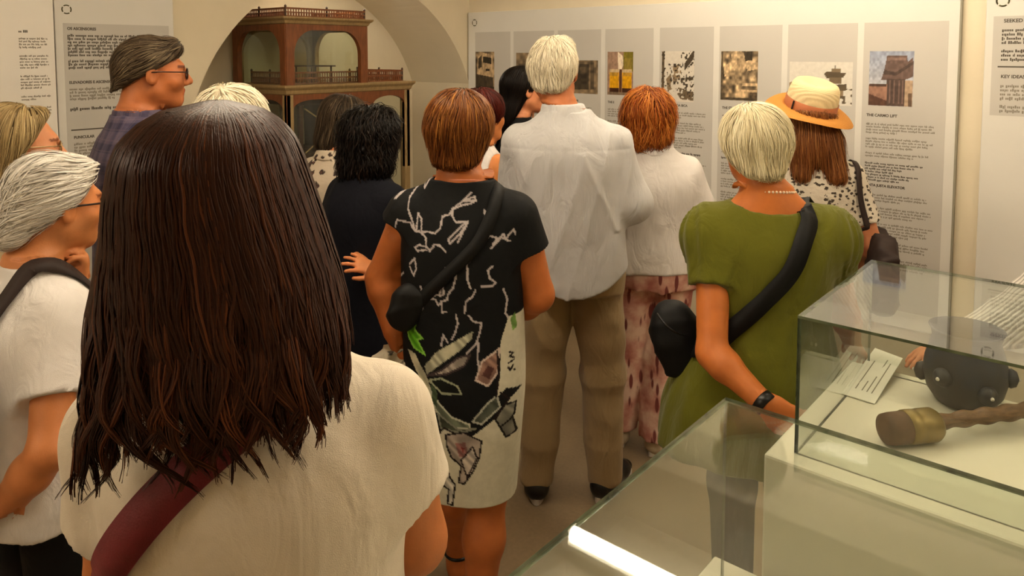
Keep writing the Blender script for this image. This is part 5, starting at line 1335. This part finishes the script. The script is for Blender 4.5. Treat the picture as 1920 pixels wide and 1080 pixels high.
LINES = [Z8(l) for l in (
    [(330, 60), (270, 75), (225, 140), (190, 210), (190, 270), (215, 325), (235, 375)], [(265, 80), (250, 130), (265, 165), (290, 110), (295, 70)], [(100, 225), (150, 170), (205, 115), (180, 150), (110, 222)],
    [(120, 360), (130, 325), (170, 330), (205, 335), (225, 370), (265, 375), (300, 370), (345, 375), (370, 350), (380, 290), (410, 285), (430, 255), (480, 215), (520, 175)],
    [(240, 375), (245, 285), (265, 310), (270, 375)], [(265, 375), (295, 400), (300, 440), (320, 465), (345, 430), (370, 435), (400, 465)], [(300, 445), (260, 440), (235, 455), (250, 470), (300, 460)],
    [(205, 545), (235, 510), (245, 560), (230, 600), (205, 560)], [(430, 255), (430, 290), (450, 320), (510, 315), (475, 370), (420, 425), (415, 400), (500, 320)], [(510, 320), (480, 380), (465, 415)],
    [(425, 260), (480, 235), (520, 230), (540, 215), (480, 215), (540, 195), (545, 215)], [(590, 260), (600, 305), (605, 275), (630, 295)], [(520, 455), (530, 490), (510, 525), (515, 560), (515, 610), (530, 650)],
    [(640, 540), (615, 560), (625, 600), (655, 625), (640, 640), (585, 640)], [(555, 660), (540, 690), (505, 720), (500, 775)], [(520, 790), (545, 820), (585, 830), (575, 880), (560, 930), (510, 980)],
    [(405, 545), (425, 560), (445, 515), (435, 590), (445, 530), (455, 590), (440, 650), (415, 680), (410, 710), (380, 720)], [(270, 650), (280, 690), (330, 690), (370, 685), (385, 630), (395, 680), (375, 690)],
    [(280, 700), (350, 710), (365, 740), (380, 720), (385, 775), (405, 770)], [(230, 690), (225, 720), (245, 740), (250, 775), (280, 765), (285, 700)], [(195, 810), (230, 790), (250, 790), (225, 815)],
    [(455, 785), (465, 830), (450, 880), (435, 910)], [(380, 945), (390, 890), (415, 930)], [(690, 660), (710, 720), (700, 790), (715, 820)], [(585, 410), (620, 385), (660, 400), (640, 430), (690, 380), (700, 410), (740, 360), (750, 385)], [(630, 450), (680, 400), (720, 420)], [(570, 930), (565, 1000), (575, 1070)], [(120, 650), (160, 605)])]
WHITE7 = [Z7(q) for q in ([(250, 1000), (250, 640), (345, 622), (372, 588), (400, 602), (470, 612), (540, 560), (590, 500), (640, 470), (640, 1000)],
                          [(560, 300), (585, 218), (640, 215), (640, 480), (580, 460), (545, 490), (560, 400)])]
SH7 = [(Z7(q), c, o) for q, c, o in (
    ([(230, 345), (262, 350), (310, 420), (330, 470), (345, 540), (300, 450), (262, 400)], (0.74, 0.72, 0.62), None),
    ([(300, 385), (345, 330), (400, 295), (470, 255), (465, 280), (420, 325), (360, 370), (310, 412)], (0.68, 0.67, 0.58), None),
    ([(312, 415), (360, 392), (420, 345), (462, 335), (440, 372), (380, 402)], (0.62, 0.58, 0.54), (0.25, 0.2, 0.2)),
    ([(318, 430), (360, 418), (420, 440), (432, 466), (365, 468)], (0.06, 0.07, 0.05), (0.6, 0.62, 0.52)),
    ([(318, 455), (350, 498), (400, 548), (460, 570), (462, 586), (392, 585), (340, 525)], (0.40, 0.43, 0.36), (0.75, 0.75, 0.68)),
    ([(325, 440), (350, 470), (345, 520), (330, 500)], (0.28, 0.34, 0.24), None),
    ([(350, 540), (420, 590), (480, 585), (430, 600), (360, 590)], (0.24, 0.26, 0.21), (0.5, 0.5, 0.45)),
    ([(480, 420), (500, 360), (556, 322), (552, 400), (520, 442)], (0.56, 0.43, 0.38), (0.80, 0.72, 0.68)),
    ([(500, 405), (520, 375), (540, 385), (525, 420)], (0.36, 0.22, 0.20), None),
    ([(470, 560), (520, 500), (550, 480), (560, 520), (500, 570)], (0.30, 0.32, 0.28), (0.7, 0.7, 0.65)),
    ([(545, 560), (575, 515), (610, 520), (605, 560), (565, 600)], (0.52, 0.51, 0.46), (0.08, 0.06, 0.05)), ([(560, 590), (600, 570), (612, 625), (580, 632)], (0.45, 0.44, 0.40), (0.08, 0.06, 0.05)),
    ([(378, 612), (440, 600), (500, 630), (492, 690), (470, 740), (440, 785), (420, 782), (430, 720), (395, 690), (380, 650)], (0.62, 0.57, 0.53), (0.10, 0.06, 0.06)),
    ([(410, 640), (445, 635), (455, 680), (425, 690)], (0.55, 0.38, 0.36), None), ([(430, 650), (442, 655), (436, 672)], (0.45, 0.18, 0.18), None), ([(430, 700), (470, 650), (485, 690), (450, 760)], (0.72, 0.68, 0.64), (0.15, 0.1, 0.1)),
    ([(360, 725), (372, 715), (390, 765), (408, 790), (397, 868), (380, 862), (385, 810), (368, 800)], (0.80, 0.78, 0.74), (0.10, 0.05, 0.06)),
    ([(228, 240), (266, 220), (262, 268), (292, 290), (272, 300), (302, 346), (258, 330), (236, 300)], (0.36, 0.66, 0.12), (0.55, 0.8, 0.3)),
    ([(590, 225), (605, 210), (612, 262), (598, 270)], (0.45, 0.6, 0.3), None))]
DARK7 = [Z7(l) for l in ([(345, 625), (358, 605), (372, 588), (400, 602)], [(540, 560), (590, 500), (560, 470)], [(588, 340), (600, 348), (590, 356), (603, 366)], [(586, 378), (602, 372)], [(585, 392), (592, 404), (600, 390)], [(604, 405), (606, 409)], [(550, 330), (556, 420), (548, 480)])]
def seg_dist(x, z, pts):
    d = np.full(len(x), 9.0)
    for (x0, z0), (x1, z1) in zip(pts[:-1], pts[1:]):
        dx, dz = x1 - x0, z1 - z0; t = np.clip(((x - x0) * dx + (z - z0) * dz) / (dx * dx + dz * dz + 1e-9), 0, 1)
        d = np.minimum(d, np.hypot(x - x0 - dx * t, z - z0 - dz * t))
    return d
def dress_paint(V):
    x, z = V[:, 0].copy(), V[:, 2]; front = V[:, 1] > 0.02; x = np.where(front, -x, x)
    c = np.tile(np.array([0.045, 0.048, 0.055]), (len(V), 1)); cream = np.array([0.80, 0.78, 0.70])
    for q in WHITE7: c[inside(x, z, q)] = cream
    for q in LINES:
        d = seg_dist(x, z, q); m = d < 0.0025; c[m] = (0.72, 0.68, 0.68)
    for q, colr, ol in SH7:
        m = inside(x, z, q); n_ = 1 + 0.16 * np.sin(x[m] * 150 + z[m] * 95 + 3 * np.sin(z[m] * 60 + x[m] * 40)); c[m] = np.array(colr)[None, :] * n_[:, None]
        if ol is not None: c[seg_dist(x, z, q + q[:1]) < 0.0026] = ol
    for q in DARK7: c[seg_dist(x, z, q) < 0.0026] = (0.12, 0.07, 0.07)
    return lin_np(c)
f.cloth('printed_dress', dress, attr_mat('dress_print', 0.75, 0.2, 0.25, 26.0), 0.0033, wrinkle(0.003, 17, 16.0), dress_paint)
nk = [f.neck + V3(0.074 * math.cos(t), 0.012 + 0.068 * math.sin(t), 0.014 - 0.012 * math.sin(t)) for t in np.linspace(0, 2 * math.pi, 40, endpoint=False)]
MB().tube([tuple(q) for q in nk], 0.0042, 8, closed=True).build('neck_piping', mat('coral_piping', (0.78, 0.48, 0.38), 0.6), f.root, True)
for sd in (-1, 1):
    hp, kn, an, turn = f.legp[sd]; fd = V3(math.sin(turn), math.cos(turn), 0); gq = V3(an[0], an[1], 0)
    sh = MB(); pts = []
    for t in np.linspace(0, 2 * math.pi, 24, endpoint=False): pts.append(gq + fd * (.06 + .13 * math.cos(t)) + V3(fd[1], -fd[0], 0) * math.sin(t) * (.042 + .006 * math.cos(t)))
    nn = len(pts); sh.add([tuple(q + V3(0, 0, .001)) for q in pts] + [tuple(q + V3(0, 0, .012)) for q in pts], [tuple(range(nn))[::-1], tuple(range(nn, 2 * nn))] + [(i, (i + 1) % nn, nn + (i + 1) % nn, nn + i) for i in range(nn)])
    so = sh.build('sandal', M_leath, f.root)
    MB().tube([tuple(an + V3(.042 * math.cos(t), .044 * math.sin(t) + .002, .002)) for t in np.linspace(0, 2 * math.pi, 24, endpoint=False)], .006, 6, closed=True).build('ankle_strap', M_leath, so, True)
    MB().tube([tuple(gq + fd * .10 + V3(fd[1], -fd[0], 0) * .046 * math.cos(t) + V3(0, 0, .008 + .052 * math.sin(t))) for t in np.linspace(0, math.pi, 14)], .006, 6).build('toe_strap', M_leath, so, True)
ex = [ell(f.P(0, -.03, .035), V3(.092, .108, .092) * f.hs, 0.03, R=f.Rh), rc(f.P(-.024, -.05, .0), f.P(-.024, -.056, -.085), .068 * f.hs, .052 * f.hs, 0.03), rc(f.P(.024, -.05, .0), f.P(.024, -.056, -.085), .068 * f.hs, .052 * f.hs, 0.03)]
hit = f.cap_items(0.016, (-0.045, 0.55), extra=ex, wide=1.04)
f.hair(hit, H_auburn, 3740, 0.075, 9, 0.0030, 0.006, (0.01, -.03, .115), 0.7, 0.004, 0.22, seed=10, vol_noise=0.004, shade=(0.42, 0.24))
bf = bag_root(f, 'black crossbody bag at the hip of the printed dress')
f.drape(dress, [f.L(915, 370, 0.10), f.L(925, 352, 0.0), f.L(930, 385, -.11), f.L(900, 455, -.15), f.L(850, 505, -.15), f.L(800, 550, -.14), f.L(762, 590, -.10)], 0.036, 0.0015, 50, 'strap', M_bag, bf, 0.003)
bag_body('pouch', bf, f.L(762, 578, -0.10), (0.052, 0.035, 0.075), rotm(20, 0, 28), M_bag, 2.6)
# a light scarf hanging from her left hand
sc_i = []
hc_ = f.L(738, 660, -0.03)
sc_i = [rc(hc_ + V3(0, .02, .02), hc_ + V3(-.035, -.02, -.05), .02, .03, 0.03), rc(hc_ + V3(.0, 0, .0), hc_ + V3(.035, -.02, -.06), .018, .03, 0.02), rc(hc_ + V3(-.035, -.02, -.05), hc_ + V3(-.05, 0, -.18), .03, .035, 0.03), rc(hc_ + V3(.035, -.02, -.06), hc_ + V3(.03, 0, -.2), .03, .035, 0.03)]
sc = empty('scarf', tuple(f.base), f.rz, 'crumpled pale flower-print scarf hanging from a hand', 'scarf')
V, Q = mesh_field(sc_i, 0.006, disp=wrinkle(0.009, 21, 70.0)); np_mesh('cloth', V, Q, spots('scarf_print', (0.70, 0.66, 0.58), (0.20, 0.18, 0.15), (0.45, 0.40, 0.33), 30.0, 0.2, 0.4, 0.03), sc)

# ================================================================== 9 tall man in the pale shirt
m = Person('person in a pale grey shirt and khaki trousers with folded arms', 1078, 2.78, 8, 1.772, (0.70, 0.41, 0.23), w=1.03, sh=0.180, sex='m', lean=(-0.04, 0.0), head_off=(-0.042, 0.02), head=(-4, -3, 0))
m.torso_skin(); m.neck_skin(0.058); m.head_skin(); m.legs(feet=((-1, -0.045, 0.02, -6), (1, 0.03, 0.06, 25)), gap=0.09)
m.arm(1, m.L(1180, 378, -0.02), m.L(1085, 375, 0.24), curl=0.3); m.arm(-1, m.L(968, 385, 0.10), m.L(1060, 385, 0.26), curl=0.3)
m.build_body(0.009, 0.0045)
R_ = m.rows(d=0.024, lo=0.93, hi=1.45) + [(0.88 * m.s, .200, .150, .004, -.012), (0.80 * m.s, .198, .15, .006, -.012), (0.76 * m.s, .190, .145, .006, -.012)]
def shirt_disp(x, y, z):
    w = wrinkle(0.0045, 18, 17.0, (1, 1, 0.7))(x, y, z); bk = y < 0
    xs = x + 0.03
    pl = 0.004 * (np.exp(-((xs + 0.035) / 0.006) ** 2) + np.exp(-((xs - 0.005) / 0.006) ** 2)) * np.clip((z - 1.0) / 0.3, 0, 1) * (z < 1.315 * m.s)
    dg = 0.007 * np.exp(-((xs - 0.07 - (1.30 * m.s - z) * 0.45) / 0.012) ** 2) * (z < 1.31 * m.s) * (z > 1.08)
    yk = 0.002 * np.exp(-((z - 1.318 * m.s) / 0.004) ** 2)
    return w + np.where(bk, pl - dg + yk, 0)
hem = [Prim((-.4, -.4, .6), (.4, .4, 1.0), lambda x, y, z: -(((0.845 - 0.035) + 0.10 * np.clip(np.abs(x - 0.0) / 0.2, 0, 1.2) ** 2.4) * 1.0 - z), 0.004, 'sub')]
hem[0].fn = lambda x, y, z: z - ((0.835) + 0.10 * np.clip(np.abs(x) / 0.2, 0, 1.3) ** 2.4)
tp = m.top(d=0.022, hem=0.76, sleeve=1.92, sl_r=1.12, rows=R_, yoke=0.052, sub=hem)
m.cloth('shirt', tp, F_shirt, 0.0065, shirt_disp)
m.cloth('collar', [loft([(m.neck[2] - .012, .096, .090, m.neck[0] - .002, m.neck[1] + .01), (m.neck[2] + .020, .088, .084, m.neck[0] - .006, m.neck[1] + .012), (m.neck[2] + .048, .078, .077, m.neck[0] - .010, m.neck[1] + .014)], 2.0)], F_shirt, 0.005)
tr = m.trousers(d=0.016, waist=0.99, ankle=0.055, wide=1.02, knee_r=.080, ank_r=.066)
m.cloth('trousers', tr, F_khaki, 0.007, wrinkle(0.005, 19, 22.0, (0.5, 0.5, 1.1)))
for sd in (-1, 1): m.shoe(sd, M_leath, M_sole, 0.006)
hit = m.cap_items(0.010, (0.006, 0.86), extra=[rc(m.P(-.022, -.05, .0), m.P(-.02, -.056, -.055), .060 * m.hs, .048 * m.hs, 0.03), rc(m.P(.022, -.05, .0), m.P(.02, -.056, -.055), .060 * m.hs, .048 * m.hs, 0.03), rc(m.P(-.03, .04, .088), m.P(.03, .04, .092), .036 * m.hs, .034 * m.hs, 0.03)])
m.hair(hit, H_white, 3400, 0.042, 7, 0.0025, 0.005, (0.0, -.02, .115), 0.55, 0.004, 0.25, seed=11, vol_noise=0.003, shade=(0.55, 0.22))

# ================================================================== 10 the guide
p = Person('person in a black t-shirt in profile before the long photo panel', 977, 3.78, 80, 1.645, (0.80, 0.52, 0.36), w=0.95, sh=0.16, head_off=(0, 0.012), head=(4, 2, 0))
p.torso_skin(); p.neck_skin(0.046); p.head_skin(); p.legs()
p.arm(1, p.L(948, 302, -0.14), p.L(1000, 298, -0.10), curl=0.4); p.arm(-1, V3(-.2, .0, 1.08 * p.s), V3(-.1, .22, 1.05 * p.s), curl=0.4)
p.build_body(0.009, 0.0038)
p.cloth('t_shirt', p.top(d=0.016, hem=0.84, sleeve=0.62, sl_r=1.1), F_black, 0.009, wrinkle(0.003, 20)); p.cloth('trousers', p.trousers(), F_grey, 0.012)
for sd in (-1, 1): p.shoe(sd, M_leath, M_sole, 0.010)
hit = p.cap_items(0.012, (-0.1, 0.0), extra=[rc(p.P(0, -.06, .03), p.P(0.0, -.075, -.12), .075 * p.hs, .065 * p.hs, 0.04), rc(p.P(0, -.075, -.10), p.P(.02, -.085, -.30), .07 * p.hs, .055 * p.hs, 0.04)]); hit[-1] = half(p.P(0, .012, 0), p.Rh @ unit(V3(0, 1.0, -0.75)), p.hc - .5, p.hc + .3, 0.02)
p.hair(hit, H_black, 1870, 0.20, 12, 0.0031, 0.007, (0, .04, .105), 1.2, 0.003, 0.08, seed=12, vol_noise=0.002, shade=(0.3, 0.2))

# ================================================================== 11 lady in the white tank top
p = Person('person in a white tank top between the printed dress and the grey shirt', 899, 3.2, 28, 1.556, (0.80, 0.50, 0.27), w=1.08, sh=0.165, head=(-18, 0, 0), head_off=(0.008, 0))
p.torso_skin(); p.neck_skin(0.055); p.head_skin(); p.legs()
p.arm(1, p.L(968, 420, 0.0), p.L(985, 480, 0.2), r=1.25); p.arm(-1, V3(-.24, -.0, 1.06 * p.s), V3(-.15, .2, 1.0 * p.s), r=1.2)
p.build_body(0.008, 0.005)
tk = p.top(d=0.012, hem=0.82, sleeve=0.0, yoke=0.03)
for sd in (-1, 1): tk.append(ell(p.shoulder(sd) + V3(sd * .030, 0, .0), (.098, .16, .14), 0.008, 'sub'))
p.cloth('tank_top', tk, F_white, 0.008); p.cloth('trousers', p.trousers(), F_beige, 0.012)
for sd in (-1, 1): p.shoe(sd, M_creamshoe, M_sole, 0.010)
hit = p.cap_items(0.020, (-0.05, 0.45), extra=[rc(p.P(0, -.05, .0), p.P(0, -.06, -.09), .08 * p.hs, .06 * p.hs, 0.03)])
p.hair(hit, H_wine, 1870, 0.08, 8, 0.0037, 0.007, (0, -.03, .11), 0.8, 0.004, 0.2, seed=13, shade=(0.4, 0.22))

# ================================================================== 12 ginger lady in the white blouse
p = Person('person in a white blouse and pink leaf-print trousers', 1230, 3.16, 4, 1.552, (0.80, 0.50, 0.33), w=1.10, sh=0.165, head_off=(-0.028, 0.0), head=(-6, -3, 0))
p.torso_skin(); p.neck_skin(); p.head_skin(ears=False); p.legs(feet=((-1, -0.06, 0.05, -5), (1, -0.055, -0.02, 42)))
p.arm(1, p.L(1312, 425, 0.02), p.L(1265, 430, 0.24), r=1.1); p.arm(-1, p.L(1148, 425, 0.04), p.L(1190, 430, 0.24), r=1.1)
p.build_body(0.009, 0.006)
tp = p.top(d=0.024, hem=0.86, sleeve=0.62, sl_r=1.25, cuff_flare=1.22); p.cloth('blouse', tp, F_cream if False else F_white, 0.0075, wrinkle(0.005, 22, 18.0))
p.cloth('collar', [loft([(p.neck[2] - .01, .086, .08, p.neck[0], p.neck[1] + .005), (p.neck[2] + .045, .074, .07, p.neck[0], p.neck[1] + .01)], 2.0)], F_white, 0.006)
p.cloth('trousers', p.trousers(d=0.02, waist=1.0, ankle=0.085, wide=1.22, knee_r=.080, ank_r=.075), F_leaf, 0.008, wrinkle(0.006, 23, 20.0))
for sd in (-1, 1): p.shoe(sd, M_creamshoe, M_sole, 0.007)
ex = [ell(p.P(0, -.03, .03), V3(.112, .118, .10) * p.hs, 0.03, R=p.Rh), rc(p.P(-.03, -.05, -.02), p.P(-.03, -.055, -.075), .082 * p.hs, .072 * p.hs, 0.03), rc(p.P(.03, -.05, -.02), p.P(.03, -.055, -.075), .082 * p.hs, .072 * p.hs, 0.03)]
hit = p.cap_items(0.02, (-0.1, 0.0), extra=ex); hit[-1] = half(p.P(0, .05, 0), p.Rh @ unit(V3(0, 1.0, -0.35)), p.hc - .3, p.hc + .3, 0.02)
p.hair(hit, H_red, 3230, 0.09, 10, 0.0034, 0.007, (0.02, -.02, .13), 0.7, 0.010, 0.4, curl=0.0012, curlf=60.0, seed=14, vol_noise=0.009, shade=(0.52, 0.28))

# ================================================================== 13 lady in green
p = Person('person in an olive green puff-sleeve tunic with a pearl necklace', 1447, 2.14, 10, 1.556, (0.75, 0.43, 0.20), w=1.13, sh=0.176, head_off=(-0.042, 0.01), head=(10, -4, 0))
p.torso_skin(); p.neck_skin(0.06); p.head_skin(); p.legs()
p.arm(-1, p.L(1335, 662, -0.13), p.L(1432, 755, -0.25), hand=(0.9, -0.05, -0.5), normal=(-0.2, -1, 0.2), curl=0.45, r=1.2)
p.arm(1, p.L(1585, 590, 0.10), p.L(1598, 645, 0.26), hand=unit(p.L(1628, 675, 0.33) - p.L(1598, 645, 0.26)), normal=(0.2, -0.3, 1), curl=0.4, r=1.15)
p.build_body(0.008, 0.005)
k2 = 2.14 / 1400
R_ = p.rows(d=0.022, lo=0.95, hi=1.45) + [(0.88 * p.s, .225, .165, -.02, -.012), (0.76 * p.s, .25, .19, -.035, -.012), (0.62 * p.s, .262, .20, -.04, -.012)]
tp = p.top(d=0.022, sleeve=0.0, rows=R_, yoke=0.05, fold=(0.006, 14, 0.6, 1.15, 0.4))
for sd in (-1, 1):
    sp, E_, W_ = p.arms[sd]; dr = unit(E_ - sp); e = sp + (E_ - sp) * 0.50
    tp.append(ell(sp + dr * 0.035 + V3(sd * .014, 0, .0), (.080, .080, .092), 0.05)); tp.append(rc(sp + dr * .05, e + dr * 0.05, .076, .062, 0.03, cut=(e, dr)))
tp.append(ell(p.neck + V3(0.0, 0.0, 0.012), (0.115, 0.11, 0.060), 0.006, 'sub'))
def green_disp(x, y, z):
    w = wrinkle(0.004, 24, 18.0)(x, y, z); sl = np.clip((np.abs(x) - 0.17) / 0.04, 0, 1) * np.clip((z - 1.0) / 0.1, 0, 1)
    return w + sl * 0.004 * np.sin(np.arctan2(y + 0.01, x - np.sign(x) * 0.2) * 11 + z * 12)
p.cloth('tunic', tp, F_green, 0.007, green_disp)
p.cloth('trousers', p.trousers(), F_black, 0.012)
for sd in (-1, 1): p.shoe(sd, M_leath, M_leath, 0.010)
ex = [ell(p.P(0, -.028, .030), V3(.096, .112, .094) * p.hs, 0.03, R=p.Rh), rc(p.P(-.022, -.05, .0), p.P(-.022, -.055, -.078), .072 * p.hs, .058 * p.hs, 0.03), rc(p.P(.022, -.05, .0), p.P(.022, -.055, -.078), .072 * p.hs, .058 * p.hs, 0.03)]
hit = p.cap_items(0.018, (-0.006, 0.78), extra=ex, wide=1.05)
p.hair(hit, H_blond, 4080, 0.07, 9, 0.0029, 0.0055, (-.03, -.02, .115), 0.6, 0.004, 0.2, seed=15, vol_noise=0.0035, shade=(0.55, 0.22))
nb = p.neck + V3(0, 0.01, 0.018); npn = 44
for i in range(npn):
    t = 2 * math.pi * i / npn; q = nb + V3(.072 * math.cos(t), .068 * math.sin(t), -.010 * math.sin(t))
    if i == 0:
        pe = MB().lathe([(0, -.0042), (.003, -.003), (.0042, 0), (.003, .003), (0, .0042)], (0, 0, 0), n=8).build('pearl', M_pearl, None, True); nec = empty('necklace', (0, 0, 0)); nec.parent = p.root
        pe.parent = nec; pe.location = tuple(q)
    else:
        c_ = pe.copy(); COL.objects.link(c_); c_.parent = nec; c_.location = tuple(q)
sp, E_, W_ = p.arms[-1]; dr = unit(W_ - E_)
MB().lathe([(.030, -.013), (.033, -.011), (.033, .011), (.030, .013)], tuple(W_), tuple(dr), 20).build('wristband', M_leath, p.root, True)
sp, E_, W_ = p.arms[1]
bgn = bag_root(p, 'black sling bag hanging beside the olive green tunic')
p.drape(tp, [p.L(1505, 395, 0.10), p.L(1512, 392, -.02), p.L(1508, 440, -.13), p.L(1480, 510, -.14), p.L(1430, 575, -.15), p.L(1380, 615, -.15), p.L(1340, 645, -.12), p.L(1300, 655, -.02)], 0.050, 0.006, 60, 'strap', M_bag, bgn, 0.003)
bag_body('pouch', bgn, p.L(1268, 632, 0.03), (0.070, 0.055, 0.118), rotm(0, 0, -12), M_bag, 2.6)
MB().tube([tuple(p.L(1232 + 6 * i, 588 + 9 * i - 0.5 * i * i, -0.03 - 0.002 * i * (9 - i))) for i in range(10)], 0.003, 6).build('zip', M_leath, bgn, True)

# ================================================================== 14 lady with the straw hat
p = Person('person in a straw hat and white lace top facing the photo panel', 1533, 3.02, 14, 1.560, (0.80, 0.52, 0.36), w=1.0, head_off=(-0.02, 0.0), head=(0, 0, -4))
p.torso_skin(); p.neck_skin(); p.head_skin(ears=False); p.legs()
p.arm(1, V3(.22, -.03, 1.05 * p.s), V3(.2, .15, .9 * p.s)); p.arm(-1, V3(-.22, -.0, 1.06 * p.s), V3(-.15, .2, 1.0 * p.s))
p.build_body(0.010, 0.006)
tp = p.top(d=0.018, hem=0.84, sleeve=0.7); p.cloth('lace_top', tp, F_lace, 0.008, wrinkle(0.003, 25)); p.cloth('trousers', p.trousers(), F_beige, 0.012)
for sd in (-1, 1): p.shoe(sd, M_creamshoe, M_sole, 0.010)
ex = [rc(p.P(0, -.05, .03), p.P(.0, -.07, -.12), .088 * p.hs, .088 * p.hs, 0.04), rc(p.P(-.05, -.08, -.10), p.P(-.055, -.12, -.23), .06 * p.hs, .035 * p.hs, 0.04), rc(p.P(.05, -.08, -.10), p.P(.075, -.12, -.24), .065 * p.hs, .04 * p.hs, 0.04)]
hit = p.cap_items(0.010, (-0.1, 0.0), extra=ex); hit[-1] = half(p.P(0, .045, 0), p.Rh @ unit(V3(0, 1.0, -0.5)), p.hc - .5, p.hc + .3, 0.02); hit.append(half(p.P(0, 0, .012), p.Rh @ unit(V3(0.15, 0.2, 1.0)), p.hc - .3, p.hc + .3, 0.005))
p.hair(hit, H_long, 2550, 0.17, 12, 0.0034, 0.007, (0, -.0, .11), 1.2, 0.004, 0.12, curl=0.0008, curlf=40.0, seed=16, vol_noise=0.005, shade=(0.42, 0.24), flick=2.0)
hit = None
hat = empty('hat', tuple(p.P(0, -.012, .045))); hat.parent = p.root; hat.rotation_euler = (math.radians(14), math.radians(12), 0); hat.scale = (1.08, 1.08, 1.12)
def straw(name, c1, c2):
    k = NT(name); w = k.n('ShaderNodeTexWave', i_Scale=90.0, i_Distortion=0.6); w.wave_type = 'RINGS'; w.rings_direction = 'Z'; k.l(k.coords(), w.inputs['Vector'])
    k.l(k.ramp(w.outputs[0], [(0.1, lin(c1)), (0.6, lin(c2))]), k.b.inputs['Base Color']); k.b.inputs['Roughness'].default_value = 0.75; k.bump(w.outputs[0], 0.3, 0.003); return k.m
M_straw = straw('cream_straw', (0.84, 0.76, 0.58), (0.88, 0.80, 0.62)); M_brim = straw('golden_straw', (0.62, 0.38, 0.10), (0.80, 0.54, 0.20))
n = 48; prof = [(.172, -.012), (.165, -.006), (.15, .0), (.13, .003), (.112, .004), (.1, .004), (.1, -.002), (.13, -.003), (.15, -.006), (.165, -.012), (.172, -.012)]
def oval(prof, n=48, dent=0.0):
    v = [(r * math.cos(2 * math.pi * i / n) * 0.94, r * math.sin(2 * math.pi * i / n) * 1.06, h + dent * max(0, 1 - abs(r) / .09) - 0.012 * (r > .13) * math.cos(4 * math.pi * i / n) * ((r - .1) / .07)) for r, h in prof for i in range(n)]
    q = [(j * n + i, j * n + (i + 1) % n, (j + 1) * n + (i + 1) % n, (j + 1) * n + i) for j in range(len(prof) - 1) for i in range(n)]; return v, q
v, q = oval(prof); MB().add(v, q).build('brim', M_brim, hat, True)
v, q = oval([(.100, .0), (.099, .03), (.096, .06), (.090, .085), (.082, .096), (.070, .100), (.05, .098), (.03, .090), (.002, .086)]); MB().add(v, q).build('crown', M_straw, hat, True)
v, q = oval([(.1015, .001), (.1015, .036), (.100, .037)]); MB().add(v, q).build('hat_band', mat('salmon_ribbon', (0.68, 0.40, 0.24), 0.6), hat, True)
MB().box((-0.075, -0.079, .002), (-0.069, -0.075, .036)).build('ribbon_knot', M_brown, hat)
bh = bag_root(p, 'dark brown shoulder bag beside the white lace top')
p.drape(tp, [V3(.14, .06, 1.38 * p.s), V3(.15, -.02, 1.44 * p.s), V3(.16, -.10, 1.36 * p.s), V3(.18, -.13, 1.2 * p.s), V3(.20, -.12, 1.0 * p.s)], 0.022, 0.005, 40, 'strap', M_brown, bh)
bag_body('pouch', bh, V3(.25, -.06, .93 * p.s), (0.05, 0.12, 0.16), np.eye(3), M_brown)

# ================================================================== 15 visitor at the right edge
p = Person('person in a ribbed white sweater reaching in from the right edge', 2085, 2.42, -75, 1.62, (0.80, 0.52, 0.36), w=1.05, head=(0, -14, 0))
p.torso_skin(); p.neck_skin(); p.head_skin(); p.legs()
p.arm(-1, p.L(1905, 600, -0.02), p.L(1780, 648, 0.0), hand=unit(p.L(1715, 668, 0.0) - p.L(1780, 648, 0.0)), normal=(0, 0.2, 1), curl=0.25); p.arm(1, V3(.22, -.03, 1.05 * p.s), V3(.2, .10, .85 * p.s))
p.build_body(0.009, 0.006)
p.cloth('sweater', p.top(d=0.022, hem=0.84, sleeve=1.85, sl_r=1.35), F_rib, 0.008, wrinkle(0.005, 26)); p.cloth('trousers', p.trousers(), F_grey, 0.012)
for sd in (-1, 1): p.shoe(sd, M_leath, M_sole, 0.010)
hit = p.cap_items(0.016, (-0.02, 0.7)); p.hair(hit, H_brgrey, 1360, 0.06, 7, 0.0037, 0.007, seed=17)
